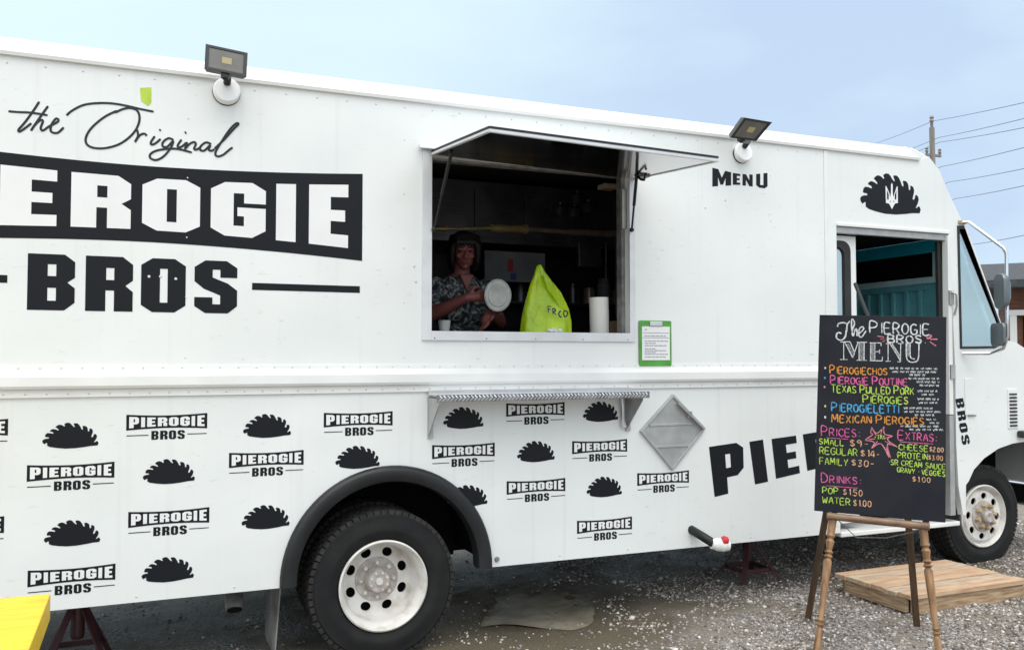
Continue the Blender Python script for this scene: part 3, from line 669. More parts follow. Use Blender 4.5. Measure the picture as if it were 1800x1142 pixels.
# brush script: strokes as ribbons a millimetre proud of the paint
def ribbon(mb, pts, w, to3, lift, mi=0, cap=True, jit=0.0):
    pts = [Vector(p) for p in pts]; q = []
    if len(pts) > 2:
        for i in range(len(pts) - 1):
            p0 = pts[max(i-1, 0)]; p1 = pts[i]; p2 = pts[i+1]; p3 = pts[min(i+2, len(pts)-1)]
            for s in range(5):
                t = s / 5; q.append(0.5*((2*p1) + (p2-p0)*t + (2*p0-5*p1+4*p2-p3)*t*t + (3*p1-p0-3*p2+p3)*t**3))
        q.append(pts[-1])
    else: q = pts
    L_, R_ = [], []
    for i, p in enumerate(q):
        d = q[min(i+1, len(q)-1)] - q[max(i-1, 0)]
        if d.length < 1e-6: d = Vector((1, 0))
        n = Vector((-d.y, d.x)).normalized() * w / 2 * (1 + jit*noise.noise((p.x*90, p.y*90, lift*9e3)))
        if i == 0 or i == len(q)-1: n *= 0.75
        L_.append(p + n); R_.append(p - n)
    k = len(q)
    vs = [to3(p.x, p.y, lift + .0004*i/k) for i, p in enumerate(L_)] + [to3(p.x, p.y, lift + .0004*i/k) for i, p in enumerate(R_)]
    mb.add(vs, [(i, i+1, k+i+1, k+i) for i in range(k-1)], mi)
def script():
    def zz(pts): return [(a/2.72, b/2.72) for a, b in pts]
    S = [zz(p) for p in [
      [(40,533),(90,537),(150,540),(228,552)],
      [(188,487),(160,530),(120,585),(90,620),(95,630),(125,610),(150,590)],
      [(230,508),(200,550),(165,600),(148,626),(170,595),(195,575),(205,582),(195,612),(205,625),(235,605),(262,592),(280,578),(268,568),(245,600),(245,630),(275,636),(305,610)],
      [(318,553),(345,530),(400,503),(470,494),(540,496),(610,508),(670,522),(735,535)],
      [(560,530),(500,560),(440,610),(412,655),(415,690),(450,708),(510,708),(580,685),(640,635),(666,580),(660,535),(628,518),(590,522),(548,540)],
      [(655,620),(660,650),(645,680),(668,648),(690,640),(702,650)],
      [(740,652),(722,680),(725,692),(745,685),(768,665)], [(762,618),(768,628)],
      [(830,670),(805,662),(780,680),(778,700),(800,702),(828,675),(815,710),(780,750),(745,766),(718,755),(722,735),(760,718),(840,712),(918,730)],
      [(868,668),(850,695),(855,706),(875,698),(890,682)], [(884,630),(890,640)],
      [(895,680),(885,712),(905,690),(928,680),(936,690),(928,712),(940,716),(958,705)],
      [(1010,690),(985,682),(960,700),(958,718),(978,720),(1005,695),(998,716),(1010,722),(1025,715)],
      [(1025,712),(1070,670),(1115,620),(1140,595),(1128,592),(1095,625),(1055,685),(1030,730),(1038,748),(1065,742),(1095,718),(1112,706)]]]
    mb = MB()
    for i, s in enumerate(S): ribbon(mb, [P(*p) for p in s], .0105, lambda a, b, l: (a, -l, b), .0012 + .00012*i)
    mb.build('script_lettering', 'ink', T)['label'] = 'thin grey brush script reading the Original'
script()
MB().prism([[P(246,155), P(266,154), P(266,180), P(261,187), P(248,178)]], -.0015, None).build('tape_scrap', 'greentape', T)

# serving window ----------------------------------------------------
def serving_window():
    fr = MB(); w = .048
    x0, x1, z0, z1 = WX0-w, WX1+.034, WZ0-.050, WZ1+.02
    fr.box(x0, WX0+.004, -.014, .0, z0, z1); fr.box(WX1-.004, x1, -.014, .0, z0, z1)
    fr.box(WX0+.004, WX1-.004, -.016, .06, z0, WZ0); fr.box(WX0+.004, WX1-.004, -.014, .0, WZ1, z1)
    for i in range(5):
        x = WX0 + .02 + i * (WX1-WX0-.04)/4; fr.lathe((x, -.016, z0+.012), (x, -.0195, z0+.012), [(0, .005), (1, .002)], 8, 1)
    f = fr.build('serving_window', ['alum_white', 'steel'], T, bevel=.003)
    lin = MB(); d = .11
    lin.box(WX1-.022, WX1+.03, .052, d, WZ0, WZ1); lin.box(WX0-.03, WX0+.006, .052, d, WZ0, WZ1); lin.box(WX0, WX1-.022, .052, d, WZ1-.012, WZ1+.02)
    lin.build('window_lining', 'steel', f)
    MB().box(WX1-.034, WX1-.006, .020, .045, WZ0+.62, WZ0+.86).build('latch_plate', 'placard', f, bevel=.003)
    ct = MB().box(WX0-.2, WX1+.2, .062, .55, WZ0-.045, WZ0-.004).build('counter', 'ksteel', T, bevel=.004)
    # drip cap over the window
    MB().add([(.19, -.002, 2.745), (1.50, -.002, 2.735), (1.50, -.05, 2.715), (.175, -.05, 2.722), (.19, -.002, 2.738), (1.50, -.002, 2.728), (1.50, -.05, 2.708), (.175, -.05, 2.715)],
             [(0,1,2,3), (7,6,5,4), (3,2,6,7), (0,3,7,4), (1,5,6,2), (0,4,5,1)]).build('drip_cap', 'alum_white', T)
    # awning: hinged along the top, reflective underside, pale folded edge
    A, B, C_, Dd = Vector((.254, -.020, 2.690)), Vector((.254, -.866, 2.614)), Vector((1.487, -.866, 2.586)), Vector((1.505, -.020, 2.655))
    n = (B-A).cross(Dd-A).normalized(); n = n if n.z > 0 else -n; th = n * .022
    aw = MB(); vs = [A, B, C_, Dd, A+th, B+th, C_+th, Dd+th]
    aw.add(vs, [(0,1,2,3)], 1); aw.add(vs, [(4,7,6,5)], 0); aw.add(vs, [(0,4,5,1), (1,5,6,2), (2,6,7,3), (3,7,4,0)], 0)
    a = aw.build('awning', ['alu', 'mirror'], T, fix=False)
    fl = MB()
    for p, q in ((A, B), (B, C_), (C_, Dd)):
        fl.bar(p + n*.002, q + n*.002, .018, .012, n, 0); fl.bar(p + n*.020, q + n*.020, .012, .010, n, 1)
    fl.build('awning_edge', ['alum_white', 'rubber'], a, bevel=.002)
    for px, py in (((1122, 322), (1106, 405)), ((772, 300), (762, 405))):
        q = P(py[0], py[1], .0); top = D(px[0], px[1], 5.0 if px[0] > 1000 else 4.55)
        if px[0] > 1000: top = Vector((1.430, -.175, 2.645))
        else: top = Vector((.300, -.20, 2.660))
        bot = Vector((q[0] if px[0] > 1000 else .262, -.03, q[1]))
        st = MB().cyl(top, top + (bot-top)*.55, .0095, n=10); st.cyl(top + (bot-top)*.55, bot, .006, n=8); st.ball(bot, .014, 10, 6); st.ball(top, .014, 10, 6)
        st.build('gas_strut', 'hose', a, smooth=True)
    hs = [Vector((1.395, -.33, 2.62)), Vector((1.415, -.28, 2.595)), Vector((1.43, -.22, 2.61)), Vector((1.43, -.175, 2.64))]
    MB().tube(hs, .007, 8).build('safety_cord', 'hose', a, smooth=True)
    hk = MB().box(1.43, 1.49, -.22, -.17, 2.628, 2.640).build('strut_bracket', 'steel', a, bevel=.002)
serving_window()
def shelf():
    z = 1.405; x0, x1 = .235, 1.478
    s = MB(); s.add([(x0, -.037, z), (x1, -.037, z-.01), (x1, -.20, z-.012), (x0, -.20, z-.002), (x0, -.037, z-.006), (x1, -.037, z-.016), (x1, -.20, z-.018), (x0, -.20, z-.008)],
          [(0,1,2,3), (7,6,5,4), (0,4,5,1), (1,5,6,2), (3,7,4,0)], 0)
    s.box(x0-.01, x1+.01, -.206, -.200, z-.034, z+.002, 1)
    n = 58
    for i in range(n):
        x = x0 + (x1-x0)*(i+.3)/n; d = .009
        s.bar((x-d, -.2065, z-.031), (x+d*.6, -.2065, z-.017), .0065, .004, (0, 1, 0), 0)
        s.bar((x+d*1.3, -.2065, z-.015), (x-d*.3, -.2065, z-.001), .0065, .004, (0, 1, 0), 0)
    o = s.build('service_shelf', ['tread_plate', 'shelflip'], T)
    MB().sweep_x([(-.0125, z+.02), (-.037, z+.004), (-.037, z-.012), (-.0125, z-.012)], x0, x1).build('shelf_hinge', 'alu', o)
    for x in (x0+.004, x1-.03):
        b = MB(); pr = [(-.013, z-.02), (-.196, z-.02), (-.196, z-.045), (-.013, z-.225)]
        vs = [(x, y, zz) for y, zz in pr] + [(x+.005, y, zz) for y, zz in pr]
        b.add(vs, [(0,1,2,3), (7,6,5,4), (0,4,5,1), (1,5,6,2), (2,6,7,3), (3,7,4,0)])
        b.box(x-.001, x+.028, -.0128, -.002, z-.235, z-.02)
        b.build('shelf_bracket', 'placard', o)
    ch = MB().tube([(x1-.06, -.02, z-.03), (x1-.062, -.03, z-.10), (x1-.058, -.024, z-.17), (x1-.05, -.02, z-.21)], [.016, .012, .012, .018], 8)
    ch.build('shelf_catch', 'alu', o, smooth=True)
shelf()
def placard():
    l, t, r, b = [Vector(p) for p in (P(1123,757), P(1181,692), P(1238,752), P(1180,826))]
    c = (l + t + r + b) / 4; S = lambda k: [tuple(c + (p-c)*k) for p in (b, r, t, l)]
    m = MB(); m.prism([S(1.0)], -.010, -.0005); m.prism([S(1.0), S(.90)[::-1]], -.020, -.0102)
    o = m.build('placard_holder', 'placard', T, bevel=.003)
    rb = MB()
    for v0, u0, u1 in ((744, 1140, 1215), (782, 1148, 1212)):
        a, d = P(u0, v0+3), P(u1, v0); rb.bar((a[0], -.0135, a[1]), (d[0], -.0135, d[1]), .006, .014, (0, 0, 1))
    a, d = P(1186, 704), P(1232, 752); rb.bar((a[0], -.024, a[1]-.015), (d[0], -.024, d[1]-.005), .006, .035, (0, 1, 0))
    rb.build('placard_slats', 'placard', o, bevel=.002)
    k = P(1208, 728); MB().box(k[0]-.015, k[0]+.015, -.033, -.022, k[1]-.02, k[1]+.02).build('latch', 'steel', o, bevel=.003)
placard()
def drain():
    a, b, c, d = [P(*p) for p in ((1212, 930), (1228, 935), (1248, 938), (1276, 938))]
    p0, p1, p2, p3 = Vector((a[0]+.01, 0.03, a[1]+.005)), Vector((b[0]-.03, -.10, b[1]-.01)), Vector((c[0]-.06, -.13, c[1]-.03)), Vector((d[0]-.09, -.15, d[1]-.035))
    o = MB().tube([p0, p0.lerp(p1, .45), p1, p2], .0265, 14).build('drain_hose', 'hose', T, smooth=True)
    dr = (p3-p2).normalized()
    MB().lathe(p2 - dr*.02, p3, [(0, .031), (.25, .034), (.3, .039), (.75, .039), (.8, .034), (1, .030)], 18).build('coupling', 'capwhite', o, smooth=True)
    MB().lathe(p2 + dr*.035 + Vector((0, -.02, .03)), p3 + Vector((0, -.02, .035)) - dr*.02, [(0, .02), (.3, .026), (1, .02)], 14).build('drain_cap', 'capred', o, smooth=True)
drain()
def floods():
    for corners, y, disc, rr in ((((362,76),(436,92),(433,136),(359,121)), -.20, (398,163), .062), (((1297,211),(1345,219),(1328,248),(1283,242)), -.20, (1303,270), .060)):
        dx, dz = P(*disc)
        b = MB().lathe((dx, 0, dz), (dx, -.036, dz+.006), [(0, rr*1.04), (.4, rr*1.05), (.85, rr*1.03), (1, rr*.95)], 28).build('flood_lamp', 'jbox', T, smooth=True)
        MB().lathe((dx, -.001, dz), (dx, -.012, dz-.002), [(0, rr*1.08), (1, rr*1.06)], 28).build('gasket_ring', 'rubber', b)
        tl, tr, br, bl = [Vector((P(u, v, y)[0], y, P(u, v, y)[1])) for u, v in corners]
        # the top edge leans out over the lot so that the lamp shines down
        lean = .02 if disc[0] < 500 else -.06
        tl.y += lean; tr.y += lean
        nrm = (tr-tl).cross(bl-tl).normalized(); nrm = nrm if nrm.y < 0 else -nrm
        bk = -nrm * .045; cc = (tl+tr+br+bl)/4
        h = MB(); h.add([bl, br, tr, tl] + [cc + (p-cc)*.86 + bk for p in (bl, br, tr, tl)], [(0,1,2,3), (7,6,5,4), (0,4,5,1), (1,5,6,2), (2,6,7,3), (3,7,4,0)])
        sc = lambda k, q: [cc + (p-cc)*k + nrm*q for p in (bl, br, tr, tl)]
        for i in range(4):
            a0 = sc(1.0, .006); a1 = sc(.82, .006); j = (i+1) % 4; c0 = sc(1.0, 0); c1 = sc(.82, -.001)
            h.add([a0[i], a0[j], a1[j], a1[i], c0[i], c0[j], c1[j], c1[i]], [(0,1,2,3), (0,4,5,1), (2,6,7,3)])
        for k in range(7):                                                 # cooling fins
            e = cc + bk + (tl-tr)*(.36 - .12*k); h.bar(e + (tl-bl)*.36, e - (tl-bl)*.36, .006, .02, nrm)
        ho = h.build('lamp_housing', 'shell', b)
        MB().add(sc(.83, .002), [(0,1,2,3)]).build('lens', 'lens', ho)
        q = [cc + (tr-tl)*a + (tl-bl)*bb + nrm*.0035 for a, bb in ((-.10,-.13), (.13,-.13), (.13,.13), (-.10,.13))]
        MB().add(q, [(0,1,2,3)]).build('led_chip', 'led', ho)
        ar = MB().tube([(dx, -.03, dz+rr*.6), (dx, -.07, dz+rr*1.05), (bl+br)/2 + bk*.4 + Vector((0, 0, -.012)), (bl+br)/2 + bk*.4 + Vector((0, 0, .02))], [.018, .018, .016, .013], 10)
        m0 = (bl+br)/2 + bk*.4; ar.bar(m0 - (br-bl)*.10 + Vector((0,0,-.008)), m0 + (br-bl)*.10 + Vector((0,0,-.008)), .03, .018)
        ar.build('lamp_arm', 'shell', b, smooth=True)
floods()

# wheels ------------------------------------------------------------
def wheel(cx, cz, r, y0, width, rim_r, deep, hubmat, nh=8, tilt=0):
    w = bpy.data.objects.new('wheel', None); COL.objects.link(w); w.parent = T; w.location = (cx, y0, cz)
    def lat(mb, prof, n=64, mi=0):     # prof (r, y from the outer face)
        vs = []; fs = []
        for rr, y in prof:
            for i in range(n):
                a = 2*math.pi*i/n; vs.append((cx + rr*math.cos(a), y0 + y, cz + rr*math.sin(a)))
        for j in range(len(prof)-1):
            for i in range(n): fs.append((j*n+i, j*n+(i+1) % n, (j+1)*n+(i+1) % n, (j+1)*n+i))
        mb.add(vs, fs, mi)
    k = r / .382
    t = MB(); lat(t, [(rim_r*.97, .035), (rim_r*1.02, .014), (rim_r*1.06, .006), (r*.72, -.003), (r*.745, -.0055), (r*.765, -.0045), (r*.84, -.002), (r*.905, .007), (r*.925, .006), (r*.95, .014), (r*.968, .026), (r*.968, width-.03), (r*.94, width-.012), (r*.8, width), (rim_r, width-.02), (rim_r*.95, width-.05)])
    ty = t.build('tyre', 'tyre', w, smooth=True)
    tr = MB(); n = 62
    for i in range(n):                                                     # shoulder and crown lugs
        a = 2*math.pi*i/n
        for ya, yb, off, ra, rb in ((.010, .052, 0, r*.945, r), (.060, width*.5-.006, .55, r*.962, r), (width*.5+.006, width-.06, .1, r*.962, r), (width-.052, width-.01, .6, r*.945, r)):
            a0 = a + off*2*math.pi/n; a1 = a0 + 2*math.pi/n*.80; sk = .03
            vs = []
            for rr in (ra, rb):
                yo = ya + (.006 if (rr == rb and ya < .02) else 0)
                vs += [(cx+rr*math.cos(a0), y0+yo, cz+rr*math.sin(a0)), (cx+rr*math.cos(a1), y0+yo, cz+rr*math.sin(a1)), (cx+rr*math.cos(a1+sk), y0+yb, cz+rr*math.sin(a1+sk)), (cx+rr*math.cos(a0+sk), y0+yb, cz+rr*math.sin(a0+sk))]
            tr.add(vs, [(4,5,6,7), (0,1,5,4), (1,2,6,5), (2,3,7,6), (3,0,4,7)])
    tr.build('tread', 'tread', ty, fix=True)
    # rim: lip, barrel and a disc with real hand holes
    rm = MB()
    if deep: pr = [(rim_r*.985, .030), (rim_r*1.0, .002), (rim_r*.965, -.004), (rim_r*.93, .006), (rim_r*.90, .030), (rim_r*.865, .042), (rim_r*.855, .095), (rim_r*.82, .145), (rim_r*.775, .165)]; yd = .165; ro = rim_r*.778
    else: pr = [(rim_r*.985, .030), (rim_r*1.0, .002), (rim_r*.965, -.004), (rim_r*.93, .006), (rim_r*.90, .035), (rim_r*.84, .050), (rim_r*.80, .030), (rim_r*.775, .012)]; yd = .012; ro = rim_r*.778
    lat(rm, pr, 72)
    hr = rim_r*.108; rc = rim_r*.640; ri = rim_r*.50
    ring = lambda rad, n: [(cx + rad*math.cos(2*math.pi*i/n), cz + rad*math.sin(2*math.pi*i/n)) for i in range(n)]
    holes = []
    for i in range(nh):
        a = 2*math.pi*(i+.5)/nh + tilt; hx, hz = cx + rc*math.cos(a), cz + rc*math.sin(a)
        ca, sa = math.cos(a), math.sin(a)
        holes.append([(hx + hr*1.12*math.cos(b)*-sa - hr*.95*math.sin(b)*ca, hz + hr*1.12*math.cos(b)*ca - hr*.95*math.sin(b)*sa) for b in [-2*math.pi*j/14 for j in range(14)]])
    rm.prism([ring(ro, 72)] + [ring(ri, 40)[::-1]] + holes, y0+yd, y0+yd+.010)
    ro_ = rm.build('rim', 'rim', w, smooth=True)
    bk = MB(); lat(bk, [(0.001, yd+.05), (ro, yd+.05)], 40); bk.build('brake_drum', 'dark', w)
    hb = MB()
    if deep:
        lat(hb, [(ri+.002, yd+.004), (ri*.98, yd-.004), (ri*.90, yd-.006), (ri*.60, yd-.004), (ri*.56, yd-.012), (ri*.52, yd-.050), (ri*.47, yd-.060), (.001, yd-.062)], 40)
        for i in range(nh):
            a = 2*math.pi*i/nh; p = Vector((cx + ri*.76*math.cos(a), y0+yd-.004, cz + ri*.76*math.sin(a)))
            hb.lathe(p, p + Vector((0, -.022, 0)), [(0, .013), (.7, .013), (1, .008)], 6, 1)
        for i in range(8):
            a = 2*math.pi*(i+.5)/8; p = Vector((cx + ri*.39*math.cos(a), y0+yd-.058, cz + ri*.39*math.sin(a))); hb.lathe(p, p + Vector((0, -.012, 0)), [(0, .008), (1, .006)], 6, 1)
        p = Vector((cx, y0+yd-.06, cz)); hb.lathe(p, p + Vector((0, -.012, 0)), [(0, .022), (1, .018)], 10, 1)
    else:
        lat(hb, [(ri+.002, yd+.004), (ri*.97, yd-.010), (ri*.60, yd-.014), (ri*.42, yd-.018), (ri*.40, yd-.050), (ri*.30, yd-.062), (ri*.2, yd-.06), (.001, yd-.05)], 40)
        for i in range(nh):
            a = 2*math.pi*i/nh + .2; p = Vector((cx + ri*.72*math.cos(a), y0+yd-.012, cz + ri*.72*math.sin(a)))
            hb.lathe(p, p + Vector((0, -.034, 0)), [(0, .018), (.7, .018), (1, .011)], 6, 1)
    hb.build('hub', [hubmat, 'rim' if deep else 'hubgold'], w, smooth=True)
    return w
RW = (.009, .411)
wheel(*RW, .389, .008, .215, .237, True, 'hub')
wheel(*RW, .389, .30, .20, .237, True, 'dark')
FWX, FWZ = 4.475, .452
wheel(FWX, FWZ, .368, .085, .20, .226, False, 'hub', tilt=.3)
wheel(RW[0], RW[1], .382, WIDE-.22, .20, .237, True, 'dark')
wheel(FWX, FWZ, .368, WIDE-.29, .20, .226, False, 'dark')
def flare():
    n = 40; vs = []; fs = []
    prof = [(.566, .004), (.564, -.018), (.555, -.032), (.540, -.038), (.505, -.036), (.486, -.026), (.478, .0), (.478, .05), (.520, .05)]
    m = len(prof)
    for i in range(n+1):
        a = R(180 + 1 - (182) * i / n)
        for rr, y in prof: vs.append((AX + rr*math.cos(a), y, AZ + rr*1.0*math.sin(a)))
    for sgn in (0,):
        pass
    for i in range(n):
        for j in range(m): fs.append((i*m+j, i*m+(j+1) % m, (i+1)*m+(j+1) % m, (i+1)*m+j))
    fs += [tuple(range(m))[::-1], tuple(n*m + j for j in range(m))]
    MB().add(vs, fs).build('fender_flare', 'flare', T, smooth=True)
    # dark wheel box behind the arch
    wb = MB(); nn = 24; vs = []; fs = []
    for i in range(nn+1):
        a = R(180 - 180*i/nn)
        for y in (.051, .62): vs.append((AX + .56*math.cos(a), y, AZ + .56*math.sin(a)))
    fs = [(2*i, 2*i+1, 2*i+3, 2*i+2) for i in range(nn)]; wb.add(vs, fs); wb.box(AX-.56, AX+.56, .62, .64, .40, AZ+.56)
    wb.build('wheel_housing', 'dark', T)
    k = P(877, 984); MB().lathe((k[0]-.012, 0, k[1]+.006), (k[0]-.012, -.012, k[1]+.006), [(0, .016), (1, .010)], 10).build('bolt', 'steel', T, smooth=True)
    MB().box(3.9, 5.27, .05, .62, 1.0, 1.02).box(3.9, 5.27, .62, .64, .4, 1.0).box(3.88, 3.9, .30, .62, .4, 1.0).build('wheel_housing', 'dark', T)
flare()
def under():
    m = MB(); m.box(XR, AX-.56, .06, WIDE-.06, .56, .60); m.box(AX+.56, 3.05, .06, WIDE-.06, .56, .60); m.box(AX-.56, AX+.56, .645, WIDE-.645, .56, .60)
    for y in (.72, WIDE-.80): m.box(XR, 5.2, y, y+.08, .40, .558)
    for x in (-1.9, -.8, .9, 1.9, 2.7): m.box(x, x+.06, .30, WIDE-.3, .48, .558)
    m.cyl((RW[0], .45, RW[1]), (RW[0], WIDE-.45, RW[1]), .07); m.ball((RW[0], WIDE/2, RW[1]), .17)
    m.cyl((FWX, .3, FWZ), (FWX, WIDE-.3, FWZ), .05); m.cyl((.2, WIDE/2, .42), (3.8, WIDE/2, .5), .045)
    m.box(1.0, 2.2, 1.4, 2.1, .30, .555)
    m.build('chassis', 'dark', T)
    e0 = P(413, 1040, .25); e1 = P(413, 1085, .25)
    ex = MB(); ex.tube([(e0[0]+.55, 1.0, .50), (e0[0]+.10, .9, .50), (e0[0], .62, .49), (e0[0], .36, .455), (e0[0]-.004, .25, .36), (e1[0]-.006, .22, .315)], .046, 18)
    ex = ex.build('exhaust_pipe', 'steel', T, smooth=True)
    c = Vector((e1[0]-.006, .218, .3135)); dd = (Vector((e1[0]-.006, .22, .315)) - Vector((e0[0]-.004, .25, .36))).normalized()
    MB().lathe(c, c + dd*.003, [(0, .038), (1, .038)], 18).build('pipe_mouth_shade', 'cover_and_shade', ex)  # black disc painted in for the darkness inside the pipe
    f = MB(); f.add([(-.515, .06, .455), (-.515, .50, .455), (-.535, .47, .09), (-.535, .10, .09), (-.508, .06, .455), (-.508, .50, .455), (-.528, .47, .09), (-.528, .10, .09)],
            [(0,1,2,3), (7,6,5,4), (0,4,5,1), (1,5,6,2), (2,6,7,3), (3,7,4,0)]).build('mud_flap', 'flap', T)
under()

# cab ---------------------------------------------------------------
def cab():
    # door opening trim: top rail, front post, step sill
    MB().box(3.056, 4.075, -.010, .0, 2.470, 2.490).build('door_header', 'trim', T, bevel=.003)
    MB().box(3.060, 4.072, .010, .045, 2.425, 2.468).build('door_track', 'placard', T, bevel=.003)
    x0, x1 = P(1669, 700)[0], P(1674.5, 700)[0]
    po = MB(); po.prism([[(4.040, 1.20), (4.078, 1.20), (4.085, 2.46), (4.052, 2.46)]], -.012, .04)
    po.build('door_post', 'trim', T, bevel=.004)
    j = MB(); j.prism([[(4.035, .50), (4.082, .50), (4.078, 1.195), (4.040, 1.195)]], -.011, .04); j.build('door_jamb', 'placard', T, bevel=.004)
    MB().prism([[(4.024, 1.30), (4.050, 1.30), (4.040, 2.42), (4.016, 2.42)]], .046, .07).build('door_seal', 'rubber', T)
    MB().prism([[(4.066, .52), (4.105, .52), (4.100, 1.2), (4.086, 1.2)]], .012, .05).build('door_seal', 'rubber', T)
    for z in (1.50, 2.02): MB().box(4.046, 4.090, -.024, -.012, z-.05, z+.05).build('door_hinge', 'placard', T, bevel=.002)
    hn = MB(); hn.tube([(4.06, -.028, 2.06), (4.085, -.045, 2.04), (4.098, -.035, 1.96), (4.105, -.01, 1.90)], .008, 8); hn.build('door_hook', 'alu', T, smooth=True)
    MB().box(3.06, 4.13, -.004, .30, .425, .456).build('door_step', 'trim', T, bevel=.006)
    MB().box(3.06, 4.06, .30, .32, .40, .78).build('step_riser', 'dark', T)
    # sliding door parked behind the side, only its leading edge in view
    y = .065
    ex, = [P(1505, 500, y)[0]]; gx = P(1495.5, 500, y)[0]; gi = P(1484.5, 500, y)[0]
    zt, zw = 2.418, 2.385
    d = MB(); d.prism([[(2.50, .50), (ex, .50), (ex, zt), (2.50, zt)], rrect(2.60, gx, 1.30, zw, .07)[::-1]], y, y+.035); d = d.build('sliding_door', 'trim', T)
    MB().prism([rrect(2.60, gx-.001, 1.301, zw-.001, .07), rrect(2.60+.035, gi, 1.345, zw-.045, .06)[::-1]], y-.004, y+.03).build('gasket', 'rubber', d)
    MB().prism([rrect(2.62, gi+.006, 1.33, zw-.03, .06)], y+.010, y+.015).build('pane', 'glassdoor', d)
    # inside: front wall with covered windscreen, teal dash, pillar
    X = 4.20
    iw = MB(); iw.box(X, X+.02, .10, 2.2, 2.376, 2.47, 1); iw.box(X-.015, X, .20, 2.2, 2.150, 2.195, 2); iw.box(X-.015, X, .17, .245, 2.195, 2.376, 2)
    iw.box(X+.003, X+.02, .10, 2.2, .8, 2.150, 0)
    for k in range(14): iw.box(X-.022, X+.003, .34+.13*k, .375+.13*k, 1.2, 2.10, 0)
    iw.box(X-.022, X+.003, .30, 2.2, 2.10, 2.14, 0)
    iw.build('cab_front_wall', ['teal', 'tealblue', 'tealpale'], T, bevel=.004)
    MB().box(X+.004, X+.016, .245, 2.2, 2.195, 2.376).build('windscreen_cover', 'cover_and_shade', T)
    MB().box(X-.05, X+.0, .05, .165, .8, 2.46).build('cab_pillar', 'olive', T, bevel=.01)
    MB().box(2.98, X+.1, .06, 2.24, .74, .78).build('cab_floor', 'dark', T)
    MB().box(2.98, X+.02, .052, 2.24, 2.475, 2.50).build('cab_ceiling', 'dark', T)
    MB().box(2.98, 5.2, 2.20, 2.24, .78, 2.47).build('cab_far_wall', 'teal', T)
    st = MB(); c = Vector((3.75, 1.55, 1.55)); ring = []
    for i in range(25):
        a = 2*math.pi*i/24; ring.append(c + Vector((-.07*math.sin(a), .22*math.cos(a), .20*math.sin(a))))
    st.tube(ring, .016, 8); st.cyl(c, c + Vector((.35, 0, -.35)), .022, n=10)
    st.build('steering_wheel', 'rubber', T, smooth=True)
    se = MB().box(3.1, 3.5, 1.3, 1.8, 1.05, 1.18).box(3.05, 3.15, 1.3, 1.8, 1.18, 1.78).box(3.2, 3.4, 1.42, 1.68, .78, 1.05).build('driver_seat', 'rubber', T, bevel=.03)
    MB().tube([D(1503, 498, 5.72), D(1526, 556, 5.6), D(1540, 600, 5.55)], .012, 8).build('grab_rail', 'rubber', T, smooth=True)
    # louvre, marker lamp, access flap on the fender
    lx0, lz1 = P(1770, 684); lx1, lz0 = P(1789, 752)
    lo = MB().box(lx0, lx1, -.006, 0, lz0, lz1, 0)
    for i in range(10):
        z = lz0 + .02 + i*(lz1-lz0-.03)/10; lo.bar((lx0+.015, -.008, z), (lx1-.015, -.008, z), .010, .009, (0, -.6, .8), 1)
    lo.build('vent_louvre', ['trim', 'rubber'], T)
    k = P(1797, 762); MB().box(k[0]-.06, k[0]+.10, -.05, 0, k[1]-.025, k[1]+.025).build('marker_lamp', 'shell', T, bevel=.012)
    a0, a1 = P(1695, 665), P(1711, 728); MB().box(a0[0], a1[0], -.005, -.0005, a1[1], a0[1]).build('access_flap', 'white', T, bevel=.002)
    h0, h1 = P(1700, 727), P(1714, 728); MB().box(h0[0], h1[0], -.012, -.0055, h1[1]-.012, h1[1]-.002).build('flap_catch', 'steel', T, bevel=.002)
    # mirror on its tube loop
    b0 = P(1690, 391); tp = [Vector((b0[0], -.005, b0[1])), Vector((b0[0]+.02, -.045, b0[1]-.002))]
    q1 = P(1764, 436, -.26); q2 = P(1769, 446, -.27); q3 = P(1771, 590, -.27); q4 = P(1764, 612, -.24); q5 = P(1740, 621, -.14); q6 = P(1692, 621, -.012)
    tp += [Vector((q[0], y, q[1])) for q, y in ((q1, -.26), (q2, -.27), (q3, -.27), (q4, -.24), (q5, -.14), (q6, -.012))]
    pts = []
    for i in range(len(tp)-1):
        for s in range(4): pts.append(tp[i].lerp(tp[i+1], s/4))
    pts.append(tp[-1])
    MB().box(b0[0]-.035, b0[0]+.03, -.014, .0, b0[1]-.013, b0[1]+.013).build('mirror_clamp', 'rust', T, bevel=.004)
    mr = MB().tube(pts, .0115, 10).build('mirror_arm', 'chrome', T, smooth=True)
    hx, hz = P(1757, 512, -.27); hd = MB(); rot = Matrix.Rotation(R(-24), 3, 'Z')
    o = []
    for yy, s in ((0, .90), (-.02, 1.0), (.045, .82), (.07, .5)): pass
    pr = rrect(-.068, .068, -.122, .122, .05)
    vs = []; rings = [(-.005, .96), (.010, 1.0), (.035, .90), (.055, .6)]
    for dx, s in rings:
        for a, b in pr: vs.append(Vector((hx, -.27, hz)) + rot @ Vector((dx, a*s, b*s)))
    n = len(pr); fs = [(j*n+i, j*n+(i+1) % n, (j+1)*n+(i+1) % n, (j+1)*n+i) for j in range(3) for i in range(n)] + [tuple(range(n))[::-1], tuple(3*n+i for i in range(n))]
    hd.add(vs, fs); hd.build('mirror_head', 'mirrorgrey', mr, smooth=True)
    cxm, czm = P(1752, 588, -.2)
    MB().prism([rrect(-.085, .085, -.080, .080, .035)], 0, .02, fn=lambda a, b, y: tuple(Vector((cxm, -.2, czm)) + rot @ Vector((y, a, b))))  .build('convex_mirror', 'mirrorgrey', mr, bevel=.004)
cab()

